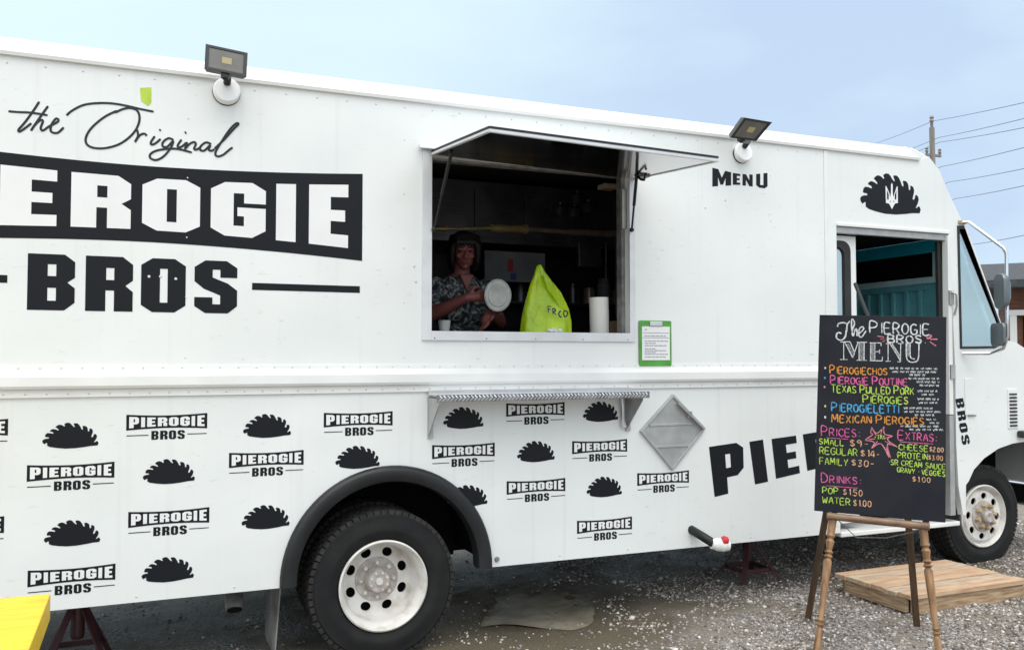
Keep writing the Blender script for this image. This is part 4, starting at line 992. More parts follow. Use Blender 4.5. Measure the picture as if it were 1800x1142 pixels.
# kitchen seen through the window ------------------------------------
def kitchen():
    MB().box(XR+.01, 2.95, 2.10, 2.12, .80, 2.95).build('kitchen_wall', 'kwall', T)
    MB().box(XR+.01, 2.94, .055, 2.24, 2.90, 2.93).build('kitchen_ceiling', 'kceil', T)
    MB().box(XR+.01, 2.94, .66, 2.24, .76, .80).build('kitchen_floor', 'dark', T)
    MB().box(2.945, 2.965, .115, 2.24, .62, 2.94).build('light_block_bulkhead', 'kwall', T)  # unseen partition, added to keep light out of the kitchen
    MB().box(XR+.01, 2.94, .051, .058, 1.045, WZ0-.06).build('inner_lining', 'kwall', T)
    MB().prism([[(.5, 2.42), (2.6, 2.42), (2.6, 2.86), (.5, 2.86)]], 1.35, 2.08).build('extractor_hood', 'ksteel', T, bevel=.01)
    MB().box(.3, 2.8, 1.45, 2.08, .8, 1.70).build('cooking_range', 'ksteel', T, bevel=.01)
    y = 1.33
    a = P(765, 402, y); b = P(830, 402, y); c = P(878, 402, y); d = P(1000, 408, y); e = P(1090, 412, y); s = P(785, 402, y); g = P(925, 403, y)
    MB().cyl((a[0], y, a[1]), (s[0], y, s[1]), .018, .024).cyl((s[0], y, s[1]), (b[0], y, b[1]), .010).cyl((c[0]-.07, y, c[1]), (g[0]+.01, y, g[1]), .028).cyl((g[0]-.02, y, g[1]), (g[0], y, g[1]), .036).cyl((b[0], y, b[1]), (c[0]-.07, y, c[1]), .013).build('gas_pipe', 'brass', T, smooth=True)
    MB().cyl((g[0]+.01, y, g[1]), (d[0], y, d[1]), .019).cyl((d[0], y, d[1]), (e[0], y, e[1]), .026).build('gas_pipe', 'copper', T, smooth=True)
    y = 1.43
    p0, p1 = P(852, 440, y), P(958, 497, y); MB().box(p0[0], p1[0], y, y+.01, p1[1], p0[1]).build('wall_poster', 'poster', T)
    q = MB(); r0, r1 = P(892, 455, y), P(902, 478, y); q.box(r0[0], r1[0], y-.003, y-.001, r1[1], r0[1], 0); r0, r1 = P(897, 480, y), P(907, 492, y); q.box(r0[0], r1[0], y-.003, y-.001, r1[1], r0[1], 1)
    q.build('poster_print', ['red', 'blue'], T)
    r = MB()
    for u in (1065, 1083): t0, t1 = P(u, 425, .95), P(u, 560, .95); r.cyl((t0[0], .95, t0[1]), (t1[0], .95, t1[1]), .006, n=8)
    r.build('rack_post', 'ksteel', T, smooth=True)
    p0, p1 = P(1062, 321, .6), P(1088, 332, .6); MB().box(p0[0], p1[0], .6, .7, p1[1], p0[1]).build('ceiling_lamp_cover', 'tan', T, bevel=.008)
    # hood face with its filters, wall shelf with canisters, pots on the range
    hf = MB()
    for i in range(5): hf.box(.62+.38*i, .94+.38*i, 1.330, 1.348, 2.46, 2.80); [hf.box(.64+.38*i, .92+.38*i, 1.322, 1.332, 2.50+.05*j, 2.515+.05*j) for j in range(6)]
    hf.build('hood_filter', 'ksteel', T)
    MB().box(.9, 2.75, 1.75, 2.08, 2.02, 2.035).build('wall_shelf', 'ksteel', T)
    rnd = random.Random(5); x = 1.35
    while x < 2.6:
        r_ = rnd.uniform(.045, .08); h_ = rnd.uniform(.10, .22)
        MB().lathe((x, 1.86, 2.037), (x, 1.86, 2.037+h_), [(0, r_), (.8, r_), (.84, r_*.8), (1, r_*.8)], 16).build('canister', rnd.choice(['ksteel', 'poster', 'copper']), T, smooth=True); x += r_*2 + rnd.uniform(.02, .1)
    for x, r_, h_ in ((1.35, .14, .18), (1.75, .11, .24), (2.2, .15, .14)):
        MB().lathe((x, 1.66, 1.70), (x, 1.66, 1.70+h_), [(0, r_), (.95, r_), (1, r_*1.05), (1, r_*.95), (.1, r_*.93)], 20, caps=False).build('cooking_pot', 'ksteel', T, smooth=True)
    q0, q1 = P(1018, 425, 1.2), P(1058, 470, 1.2); MB().box(q0[0], q1[0], 1.2, 1.24, q1[1], q0[1]).build('order_rack', 'ksteel', T, bevel=.004)
    for u, v in ((985, 365), (1010, 368), (1035, 360), (1015, 345)):
        p = P(u, v, 1.30); MB().lathe((p[0], 1.30, p[1]+.04), (p[0], 1.32, p[1]-.05), [(0, .012), (.2, .012), (.3, .05), (1, .07)], 16, caps=False).build('hanging_ladle', 'ksteel', T, smooth=True)
kitchen()

# ================================================================ COUNTER THINGS
def bag():
    y = .175; zb = WZ0 - .004
    def px(u, v): a, b = P(u, v, y); return Vector((a, b))
    rows = [(582, 917, 1001), (560, 918, 1002), (540, 921, 999), (520, 926, 990), (500, 931, 976), (484, 937, 966), (474, 940, 958), (466, 942, 954), (461, 946, 951)]
    z_lo, z_hi = px(950, 582).y, px(950, 461).y; top = px(948, 461)
    vs = []; n = 44; nr = 30
    t_ = threading = bpy.data.objects.new('shopping_bag', None); COL.objects.link(t_); b0 = px(959, 582); t_.location = (b0.x, y, zb)
    tag(t_, 'lime green plastic shopping bag knotted upright on the serving counter', 'shopping bag')
    for j in range(nr + 1):
        v = 582 + (461-582) * j / nr
        for k in range(len(rows)-1):
            if rows[k][0] >= v >= rows[k+1][0]:
                f = (rows[k][0]-v)/(rows[k][0]-rows[k+1][0]); ul = rows[k][1]*(1-f)+rows[k+1][1]*f; ur = rows[k][2]*(1-f)+rows[k+1][2]*f; break
        a, b = px(ul, v), px(ur, v); c = (a+b)/2; rx = (b.x-a.x)/2; tt = j/nr; ry = .085*(1-tt)**.75 + .008; z = zb + .001 + (c.y - z_lo)
        for i in range(n):
            an = 2*math.pi*i/n
            fold = 1 + (.16 + .22*tt) * noise.noise((math.cos(an)*2.4 + 5, math.sin(an)*2.4, tt*1.7)) + .10*(.3+tt)*noise.noise((math.cos(an)*6 + 2, math.sin(an)*6, tt*3.2)) + .07*tt*math.sin(an*7 + tt*4)
            ex = 2.8 - 1.0*tt; ca, sa = math.cos(an), math.sin(an)
            sx = math.copysign(abs(ca)**(2/ex), ca); sy = math.copysign(abs(sa)**(2/ex), sa)
            vs.append((c.x + rx*sx*(1 if abs(sx) > .9 else min(1, fold)), y + ry*sy*fold, z))
    fs = [(j*n+i, j*n+(i+1) % n, (j+1)*n+(i+1) % n, (j+1)*n+i) for j in range(nr) for i in range(n)] + [tuple(range(n))[::-1], tuple(nr*n+i for i in range(n))]
    MB().add(vs, fs).build('bag_body', 'bag', t_, smooth=True)
    ear = MB(); yy = y - .055                                  # the second handle ear folded down to the right
    pts = [(955, 484), (964, 489), (974, 499), (985, 515), (996, 535), (999, 545), (988, 548), (974, 525), (962, 508)]
    fr = [Vector((P(u, v, yy)[0], yy - .012*(1 if i % 2 else .2), P(u, v, yy)[1])) for i, (u, v) in enumerate(pts)]
    cc = sum(fr, Vector())/len(fr) + Vector((0, -.018, 0)); nn = len(fr)
    ear.add(fr + [cc] + [p + Vector((0, .03, 0)) for p in fr], [(i, (i+1) % nn, nn) for i in range(nn)] + [(i, i+nn+1, (i+1) % nn+nn+1, (i+1) % nn) for i in range(nn)]).build('bag_handle', 'bag', t_, smooth=True)
    # what shows of the printed name
    lt = MB(); yy = y - .108
    to3 = lambda a, b, l: (a, yy - l, b)
    SHP = [[[(964,549),(963,538)],[(964,538),(969,539)],[(964,543),(968,544)]], [[(972,552),(971,542)],[(971,542),(975,543),(976,546),(972,548)],[(973,548),(977,553)]],
           [[(986,547),(983,548),(982,553),(985,557),(987,556)]], [[(990,549),(993,546),(997,549),(996,555),(992,556),(990,549)]]]
    i = 0
    for gch in SHP:
        for st in gch: ribbon(lt, [P(u, v, yy) for u, v in st], .0085, to3, .0003*i); i += 1
    lt.build('printed_name', 'ink', t_)
bag()
def towel():
    y = .20; a = P(1054, 582, y); tp = P(1051, 518, y); r = .058
    b = Vector((a[0], y, WZ0-.003)); t = Vector((tp[0]+.006, y, WZ0 + (tp[1]-a[1])))
    o = MB().lathe(b, t, [(0, r*.2), (0, r*.98), (.02, r), (.5, r*1.01), (.98, r), (1, r*.98), (1, r*.36), (.9, r*.34), (.9, .001)], 36, caps=False)
    tag(o.build('paper_towel_roll', 'towel', None, smooth=True), 'white paper towel roll standing on the serving counter', 'paper towel')
    q = MB(); y = .085
    for k in range(3):
        u = 966 + 9*k; p = P(u, 578, y); q.ball((p[0], y + .01*k, WZ0+.012), (.024, .03, .015), 9, 6, 0, Matrix.Rotation(.6*k, 3, 'Y'))
    for i, v in enumerate(q.v): q.v[i] = tuple(Vector(v) * 1 + Vector((noise.noise(Vector(v)*45), noise.noise(Vector(v)*45 + Vector((9,0,0))), noise.noise(Vector(v)*45 + Vector((0,9,0)))))*.008)
    tag(q.build('napkin', 'paper', None), 'crumpled white napkin lying on the sill before the green bag', 'napkin')
    y = .33; p0, p1 = P(1072, 565, y), P(1096, 573, y)
    m = MB().box(p0[0], p1[0], y, y+.12, WZ0-.004, p0[1]); m.box(p0[0]+.006, p1[0]-.006, y-.002, y+.122, p0[1], p0[1]+.004)
    tag(m.build('cardboard_box', 'cardboard', None, bevel=.003), 'small brown cardboard box on the counter behind the paper towel', 'box')
    y = .40; q = MB()
    a = P(781, 580, y)
    q.lathe((a[0], y, WZ0-.003), (a[0], y, WZ0+.075), [(0, .028), (.8, .036), (1, .038)], 18, 0)
    tag(q.build('foam_cup', 'lid', None, smooth=True), 'pale foam cup on the counter in front of the woman', 'cup')
towel()

# ================================================================ PERSON
def person():
    px_, py_, fz = .752, .90, .80
    root = thing('person', 'dark haired woman in a patterned short-sleeved top holding a clear plastic lid inside the truck', 'person', (px_, py_, fz))
    def fuse(mb, name, mat, par, vox, sm=6):
        o = mb.build('raw', mat, par, smooth=True)
        r = o.modifiers.new('r', 'REMESH'); r.mode = 'VOXEL'; r.voxel_size = vox
        s = o.modifiers.new('s', 'SMOOTH'); s.iterations = sm; s.factor = .5
        dg = bpy.context.evaluated_depsgraph_get(); dg.update()
        me = bpy.data.meshes.new_from_object(o.evaluated_get(dg)); me.name = name
        q = bpy.data.objects.new(name, me); q.parent = par; COL.objects.link(q); bpy.data.objects.remove(o)
        me.polygons.foreach_set('use_smooth', [True]*len(me.polygons)); me.materials.clear(); me.materials.append(MT[mat]); return q
    def limb(mb, pts, rs):
        for i in range(len(pts)-1):
            mb.lathe(pts[i], pts[i+1], [(0, rs[i]), (1, rs[i+1])], 16)
        for p, r in zip(pts, rs): mb.ball(p, r, 14, 10)
    V = Vector; B = MB()
    hd = V((px_, py_-.04, 2.288))                        # head, bent a little over her work and turned to her left
    rot = Matrix.Rotation(R(-14), 3, 'Z') @ Matrix.Rotation(R(14), 3, 'X')
    H = lambda x, y, z: hd + rot @ V((x, y, z))
    B.ball(hd + rot @ V((0, .012, .02)), (.074, .092, .092), 22, 16, 0, rot)
    B.ball(H(0, -.022, -.045), (.056, .062, .066), 18, 12, 0, rot); B.ball(H(0, -.055, -.092), (.026, .026, .02), 12, 8, 0, rot)
    B.lathe(H(0, -.088, .012), H(0, -.112, -.028), [(0, .010), (1, .017)], 10); B.ball(H(0, -.105, -.03), (.019, .015, .012), 10, 8)
    for s in (-1, 1):
        B.ball(H(s*.036, -.066, -.02), (.026, .020, .022), 12, 8); B.ball(H(s*.078, .008, -.01), (.010, .020, .032), 12, 8, 0, rot); B.ball(H(s*.03, -.079, .026), (.025, .011, .010), 10, 8)
    limb(B, [V((px_, py_+.01, 2.22)), V((px_, py_+.02, 2.10))], [.052, .058])
    # trunk
    for z, rx, ry in ((2.06, .135, .085), (1.97, .17, .11), (1.86, .165, .115), (1.74, .15, .11), (1.62, .165, .12), (1.52, .175, .125)): B.ball((px_, py_+.02, z), (rx, ry, .10), 18, 12)
    for s in (-1, 1): B.ball((px_+s*.07, py_-.075, 1.90), (.075, .06, .075), 14, 10)
    shL, shR = V((px_-.175, py_+.02, 2.055)), V((px_+.175, py_+.02, 2.055))      # the viewer's left and right shoulder
    elL = V((px_-.235, py_-.13, 1.875)); hL = P(834, 520, .58); wrL = V((hL[0]-.045, .60, hL[1]-.010))
    limb(B, [shL, shL.lerp(elL, .5), elL], [.058, .050, .043]); limb(B, [elL, elL.lerp(wrL, .35), wrL], [.043, .042, .027])
    elR = V((px_+.245, py_-.05, 1.83)); hR = P(858, 563, .52); wrR = V((hR[0]+.03, .60, hR[1]+.045))
    limb(B, [shR, shR.lerp(elR, .5), elR], [.058, .050, .043]); limb(B, [elR, elR.lerp(wrR, .35), wrR], [.043, .041, .027])
    for s in (-1, 1):
        limb(B, [V((px_+s*.085, py_+.02, 1.5)), V((px_+s*.095, py_, 1.22)), V((px_+s*.10, py_+.03, .90))], [.095, .066, .042])
        B.ball((px_+s*.105, py_-.05, .84), (.045, .12, .04))
    # hands: palm, four bent fingers, thumb
    def hand(wr, d, side, up, curl):
        d = d.normalized(); side = (side - d*side.dot(d)).normalized(); nn = d.cross(side)
        B.ball(wr + d*.045, .034, 12, 8); B.lathe(wr, wr + d*.085, [(0, .024), (.4, .031), (1, .029)], 12)
        for k, (o, ln) in enumerate(((-.028, .058), (-.009, .072), (.010, .078), (.028, .070))):
            p0 = wr + d*.078 + side*o; p1 = p0 + (d*math.cos(curl*.5) + up*math.sin(curl*.5))*ln*.45; p2 = p1 + (d*math.cos(curl*1.1) + up*math.sin(curl*1.1))*ln*.32; p3 = p2 + (d*math.cos(curl*1.7) + up*math.sin(curl*1.7))*ln*.25
            limb(B, [p0, p1, p2, p3], [.0105, .0098, .009, .0078])
        t0 = wr + d*.03 + side*.032; t1 = t0 + (side*.75 + d*.6).normalized()*.036; t2 = t1 + (d*.9 + up*.35).normalized()*.03
        limb(B, [t0, t1, t2], [.0135, .011, .009])
    hand(wrL, V((1, -.15, .12)), V((0, -.25, 1)), V((.1, .9, -.1)), .75)
    hand(wrR, V((-.35, -.5, -.75)), V((.4, -.75, .4)), V((-.6, .5, -.1)), .7)
    body = fuse(B, 'body', 'skin', root, .006, 5)
    # face details
    for s in (-1, 1):
        MB().ball(H(s*.031, -.085, .012), (.012, .006, .006), 10, 8, 0, rot).build('eye', 'eye', root, smooth=True)
        MB().tube([H(s*.016, -.092, .034), H(s*.032, -.092, .040), H(s*.050, -.080, .034)], [.003, .0035, .002], 6).build('eyebrow', 'hair', root, smooth=True)
    MB().ball(H(0, -.0835, -.062), (.022, .007, .008), 12, 8, 0, rot).build('mouth', 'lip', root, smooth=True)
    # hair: fringe and long sides, tied in a cap-like mass
    rs_ = random.Random(9)
    h = MB(); h.ball(H(0, .035, .045), (.094, .098, .088), 22, 14, 0, rot); h.ball(H(0, .07, -.04), (.085, .06, .11), 16, 12, 0, rot)
    for s in (-1, 1):
        for k in range(3): limb(h, [H(s*(.055+.012*k), -.06+.03*k, .09), H(s*(.082+.005*k), -.05+.03*k, .03), H(s*(.083+.004*k), -.04+.035*k, -.06), H(s*(.07+.006*k), -.01+.03*k, -.12)], [.022, .022, .018, .009])
    for k in range(6): limb(h, [H(-.05+.02*k, -.055, .105), H(-.055+.022*k, -.088, .072), H(-.056+.023*k, -.092, .046 + .006*(k % 2))], [.020, .014, .006])
    for k in range(90):                                       # loose strands
        a = R(rs_.uniform(-200, 20)); el = R(rs_.uniform(5, 80)); f = Vector((math.cos(a)*math.cos(el), -math.sin(a)*math.cos(el)*.9, math.sin(el)))
        front = f.y < -.35 and abs(f.x) < .6
        e = H(.094*f.x, .03+.096*f.y, .045+.088*f.z); g_ = H(.104*f.x, .03+.104*f.y, .03+.03*f.z) if not front else H(.09*f.x, -.088, .060)
        dn = H(.100*f.x + rs_.uniform(-.012, .012), .03+.098*f.y, -.10 + rs_.uniform(-.05, .03)) if not front else H(.10*f.x + rs_.uniform(-.01, .01), -.094, .035 + rs_.uniform(-.012, .01))
        h.tube([e, g_, dn], [.006, .0065, .0035], 5)
    fuse(h, 'hair', 'hair', root, .0045, 1)
    # clothes
    c = MB()
    for z, rx, ry in ((2.055, .150, .095), (1.97, .186, .125), (1.86, .182, .130), (1.74, .17, .128), (1.62, .185, .138), (1.52, .19, .142), (1.45, .19, .142)): c.ball((px_, py_+.02, z), (rx, ry, .095), 20, 12)
    for s in (-1, 1): c.ball((px_+s*.07, py_-.075, 1.90), (.088, .072, .088), 14, 10)
    for sh, el in ((shL, elL), (shR, elR)): limb(c, [sh, sh.lerp(el, .35), sh.lerp(el, .62)], [.070, .068, .066])
    fuse(c, 'shirt', 'shirt', root, .009, 4)
    # the bare throat of the V neckline
    MB().prism([[(px_-.052, 2.135), (px_, 2.02), (px_+.052, 2.135)]], py_-.098, py_-.05).build('neckline', 'skin', root, bevel=.01)
    t = MB()
    for s in (-1, 1): limb(t, [V((px_+s*.085, py_+.02, 1.5)), V((px_+s*.095, py_, 1.22)), V((px_+s*.10, py_+.03, .90))], [.115, .085, .07])
    fuse(t, 'trousers', 'trousers', root, .012, 3)
    ap = P(856, 566, .46)
    # the lid she holds up
    y = .50; a = P(875, 519, y); c0 = V((a[0], y, a[1])); nrm = V((-.34, -.92, .22)).normalized(); rx, rz = .070, .104
    lid = MB(); e1 = V((0, 0, 1)).cross(nrm).normalized(); e2 = nrm.cross(e1); vs = []; n = 40
    pr = [(1.0, -.006), (1.0, .006), (.93, .009), (.90, .002), (.72, .000), (.69, .008), (.40, .010), (.01, .010)]
    for r, dq in pr:
        for i in range(n): an = 2*math.pi*i/n; vs.append(c0 + e1*(rz*.80*r*math.cos(an)) + e2*(rz*r*math.sin(an)) + nrm*dq)
    fs = [(j*n+i, j*n+(i+1) % n, (j+1)*n+(i+1) % n, (j+1)*n+i) for j in range(len(pr)-1) for i in range(n)] + [tuple(range(n))]
    tag(lid.add(vs, fs).build('container_lid', 'lid', None, smooth=True), 'round clear plastic container lid held up in the woman\'s hand', 'lid')
person()

# ================================================================ NOTICE ON THE SIDE
def notice():
    a, b = P(1122, 563), P(1179, 643); x0, x1, z0, z1 = a[0], b[0], b[1], a[1]
    t = thing('notice_board', 'green clipboard with a white printed permit sheet beside the serving window', 'notice', (x0, -.001, z0))
    MB().prism([rrect(x0, x1, z0, z1, .008)], -.010, -.002).build('clipboard', 'clip', t, bevel=.002)
    w, h = x1-x0, z1-z0
    MB().box(x0+.08*w, x1-.06*w, -.0125, -.0105, z0+.13*h, z1-.13*h).build('sheet', 'paper', t)
    MB().box(x0+.32*w, x1-.30*w, -.018, -.0105, z1-.12*h, z1-.02*h).build('clip', 'alu', t, bevel=.002)
    p = MB(); rnd = random.Random(4)
    for k, zz in enumerate((.80, .73, .66, .62, .55, .50, .45, .38, .34, .30, .26, .20)):
        if k in (1, 3): p.box(x0+.10*w, x1-.08*w, -.0138, -.0126, z0+zz*h-.0012, z0+zz*h+.0012); continue
        x = x0 + .16*w
        while x < x1 - .22*w:
            l = w*rnd.uniform(.05, .14); p.box(x, min(x+l, x1-.12*w), -.0138, -.0126, z0+zz*h-.0022, z0+zz*h+.0022); x += l + .02*w
            if rnd.random() < .12: break
    p.build('fine_print', 'print', t)
notice()

# ================================================================ CHALKBOARD AND EASEL
def easel():
    lL, lR = D(1453, 906, 4.60), D(1634, 925, 4.41)
    ex = (lR-lL).normalized(); nz_ = ex.cross(V3(0, 0, 1)).normalized(); nz_ = nz_ if nz_.y < 0 else -nz_       # towards the viewer
    fl, fr = G(1433, 1166), G(1655, 1180); bl, br = G(1420, 1086), G(1612, 1101)
    t = thing('easel', 'wooden display easel with turned front legs and dark back legs on the gravel', 'easel', ((fl.x+br.x)/2, (fl.y+br.y)/2, hg(2.4, -.9)))
    turned = [(0, .016), (.03, .018), (.24, .017), (.25, .012), (.27, .020), (.28, .012), (.30, .019), (.32, .013), (.55, .019), (.70, .021), (.72, .014), (.735, .023), (.75, .014), (.765, .022), (.78, .014), (.84, .022), (.86, .014), (.88, .023), (.90, .019), (1.0, .021)]
    for f, l in ((fl, lL + ex*.03), (fr, lR - ex*.03)):
        f = f - V3(0, 0, .006); MB().lathe(f, l - V3(0, 0, .012), turned, 18).build('leg', 'oak', t, smooth=True)
    lean = (lL - fl); lean = V3(lean.x*.35, lean.y*.35, lean.z).normalized()
    # board rectangle
    tL = D(1431, 897, 4.62); tR = D(1662, 918, 4.40)
    bx = (tR - tL); W = bx.length; bx.normalize()
    tl = D(1436, 553, 4.62 + .17); up = (tl - tL); up = (up - bx*up.dot(bx)); H = up.length; up.normalize(); nb = bx.cross(up); nb = nb if nb.y < 0 else -nb
    for f, u, v, d in ((bl, 1480, 740, 4.93), (br, 1584, 762, 4.78)):
        top = D(u, v, d); f = f - V3(0, 0, .006)
        MB().bar(f, top, .036, .024, nz_).build('leg', 'oakdark', t, bevel=.004)
    led = MB().lathe(lL + nb*.012, lR + nb*.012, [(0, .014), (.01, .019), (.99, .019), (1, .014)], 14).build('ledge', 'walnut', t, smooth=True)
    MB().tube([lL + ex*.06 - V3(0,0,.02), lL.lerp(lR, .3) - nb*.12 - V3(0,0,.10), lL.lerp(lR, .6) - nb*.14 - V3(0,0,.085), lR - ex*.06 - V3(0,0,.03)], .0025, 6).build('chain', 'steel', t, smooth=True)
    # uprights behind the board
    for s in (.16, .86): 
        b0 = tL + bx*W*s - nb*.030; MB().bar(b0 - up*.02, b0 + up*H*.8, .03, .018, nb).build('upright', 'oakdark', t, bevel=.003)
    b = MB(); th = .014; vs = [tL, tL+bx*W, tL+bx*W+up*H, tL+up*H]; b.add(vs + [v - nb*th for v in vs], [(0,1,2,3), (7,6,5,4), (0,4,5,1), (1,5,6,2), (2,6,7,3), (3,7,4,0)])
    root = thing('chalkboard', 'black chalkboard menu with coloured chalk lettering resting on the easel', 'chalkboard', tuple(tL + bx*W/2))
    b.build('panel', 'board', root, bevel=.002)
    def loc(u, v):                                     # photographed point on the board's face
        d = ray(u, v); k = (tL - CAM).dot(nb)/d.dot(nb); q = CAM + d*k - tL; return (q.dot(bx), q.dot(up))
    to3 = lambda a, c, l: tuple(tL + bx*a + up*c + nb*l)
    return root, loc, to3, W
def V3(*a): return Vector(a)
board_root, bloc, bto3, bW = easel()

# single-line chalk hand, unit box 4 wide 6 high
SF = {
 'A': ['0,0 2,6 4,0', '.8,2.2 3.2,2.2'], 'B': ['0,0 0,6 2.8,5.8 3.2,4.6 2.4,3.3 0,3.1', '2.4,3.3 3.8,2.2 3.2,.4 0,0'], 'C': ['3.8,5 2.4,6 .6,5 0,3 .6,1 2.4,0 3.8,1'], 'D': ['0,0 0,6 2.4,5.7 3.8,3.8 3.6,1.6 2.2,.2 0,0'],
 'E': ['3.6,6 0,6 0,0 3.7,0', '0,3.1 3,3.1'], 'F': ['3.6,6 0,6 0,0', '0,3.2 2.9,3.2'], 'G': ['3.7,5.2 2.2,6 .5,5 0,3 .6,.8 2.2,0 3.8,.8 3.8,2.7 2.2,2.7'], 'H': ['0,0 0,6', '3.8,0 3.8,6', '0,3.1 3.8,3.1'],
 'I': ['.7,0 .7,6'], 'K': ['0,0 0,6', '3.6,6 0,2.6', '1.2,3.5 3.8,0'], 'L': ['0,6 0,0 3.5,0'], 'M': ['0,0 .4,6 2.2,2 4,6 4.4,0'], 'N': ['0,0 0,6 3.6,0 3.7,6'],
 'O': ['2,6 .5,5 0,3 .5,1 2,0 3.5,1 4,3 3.5,5 2,6'], 'P': ['0,0 0,6 2.8,5.8 3.6,4.4 2.6,3 0,2.7'], 'R': ['0,0 0,6 2.8,5.8 3.5,4.5 2.5,3.1 0,2.8', '1.5,3 3.8,0'], 'S': ['3.5,5.1 2,6 .4,5 .8,3.6 3,2.5 3.5,1.1 2,0 .1,.8'],
 'T': ['0,6 4,6', '2,6 2,0'], 'U': ['0,6 .1,1.2 1.8,0 3.6,1.2 3.7,6'], 'V': ['0,6 2,0 4,6'], 'W': ['0,6 1,0 2.2,4 3.4,0 4.4,6'], 'X': ['0,6 3.8,0', '3.8,6 0,0'], 'Y': ['0,6 1.9,3 3.8,6', '1.9,3 1.6,0'],
 '0': ['1.8,6 .3,4.6 .3,1.4 1.8,0 3.3,1.4 3.3,4.6 1.8,6'], '1': ['1.2,5 2,6 2,0'], '2': ['.2,4.8 1.8,6 3.3,4.6 .2,0 3.5,0'], '3': ['.2,5.6 2.4,6 3,4.6 1.4,3.2 3.2,1.8 2.2,0 .1,.5'], '4': ['2.8,0 2.8,6 0,2 3.8,2'],
 '5': ['3.3,6 .5,6 .3,3.4 2.4,3.5 3.3,1.8 2,0 .1,.5'], '9': ['3.2,4.6 1.6,6 .2,4.6 1.4,3.2 3.2,4.4 2.8,0'], '$': ['3.3,4.9 1.9,5.5 .4,4.6 1,3.4 2.9,2.5 3.3,1.3 1.9,.4 .3,1.2', '1.9,6.3 1.9,-.3'],
 ':': ['1,4.2 1,3.6', '1,1.2 1,.6'], '.': ['.6,.4 .9,0'], '-': ['.3,2.8 2.6,2.9'], '*': ['1,3.4 1.5,2.9', '1.5,3.4 1,2.9'], '+': ['0,3 3,3', '1.5,4.5 1.5,1.5'], ',': ['.8,.5 .5,-.6'], '&': ['3.4,0 .8,4.6 1.6,6 2.4,4.8 .2,1.6 1.4,0 3.4,2.2'],
}
SF = {k: [[tuple(map(float, q.split(','))) for q in s.split()] for s in v] for k, v in SF.items()}
NAR = {'I': .45, '.': .35, ':': .5, ',': .35, ' ': .55, '*': .5, '1': .65, '-': .7, 'M': 1.12, 'W': 1.12}
CHALK = {'white': (0.78, 0.80, 0.80), 'orange': (0.80, 0.34, 0.08), 'pink': (0.78, 0.16, 0.38), 'green': (0.50, 0.72, 0.12), 'blue': (0.10, 0.44, 0.74), 'yellow': (0.80, 0.74, 0.35), 'rose': (0.75, 0.28, 0.33), 'peach': (0.82, 0.47, 0.28)}
for k, c in CHALK.items(): MT['chalk_'+k] = M('chalk_'+k, tuple(x*.78 for x in c), 0.9, var=0.62, vscale=110, lo=.30, hi=.56, spec=.1)
_lift = [0]
def stroke(mb, pts, w):
    w *= .80
    _lift[0] += 1
    ribbon(mb, [bloc(*p) for p in pts], w, bto3, .0012 + .00045*(_lift[0] % 4), jit=.55)
def chalk(name, items, color, w=.0055):
    mb = MB(); rnd = random.Random(len(items)*7 + len(name))
    for it in items:
        if it[0] == 'line': stroke(mb, it[1], it[2] if len(it) > 2 else w); continue
        if it[0] == 'dot':
            u, v = it[1]; r = it[2]; stroke(mb, [(u-r*.5, v), (u+r*.5, v)], r*2*.0029); continue
        txt, u0, v0, u1, v1, h = it[:6]; h1 = it[6] if len(it) > 6 else 1.0; ww = it[7] if len(it) > 7 else w
        adv = [NAR.get(c, 1.0)*(1.25 if (i == 0 or txt[i-1] == ' ') and h1 > 1 else 1) for i, c in enumerate(txt)]; tot = sum(adv); x = 0
        for i, c in enumerate(txt):
            if c != ' ':
                cap = h * .87 * (h1 if (i == 0 or txt[i-1] == ' ') else 1.0)
                cw = (u1-u0)/tot*adv[i]*.74; base = v0 + (v1-v0)*x/tot + rnd.uniform(-.5, .5); ul = u0 + (u1-u0)*x/tot; sx = 4.0 if c not in NAR else 4.0*NAR[c]
                for s in SF[c]:
                    stroke(mb, [(ul + cw*px/sx + rnd.uniform(-.18, .18), base - cap*py/6 + (px/sx)*cw*(v1-v0)/(u1-u0) + rnd.uniform(-.18, .18)) for px, py in s], ww)
            x += adv[i]
    return mb.build(name, 'chalk_'+color, board_root, fix=False)
def zt(pts): return [(1420 + a/6.346, 545 + b/6.346) for a, b in pts]        # enlarged-crop coordinates of the title
chalk('chalk_title', [('line', zt([(330,185),(345,150),(400,140),(440,150),(470,120)]), .0085), ('line', zt([(440,150),(430,230),(415,300),(370,335),(325,315),(320,270),(345,250),(375,262)]), .0095),
    ('line', zt([(500,290),(495,230),(520,150),(505,105),(490,110),(488,180),(505,290),(525,225),(545,215),(550,290)]), .0085), ('line', zt([(565,265),(620,215),(610,185),(575,210),(570,280),(600,300),(650,230)]), .0085),
    ('PIEROGIE', 1529, 585, 1638, 589, 21, 1.12, .0085), ('BROS.', 1561, 602, 1630, 603, 15, 1.0, .009)], 'white')
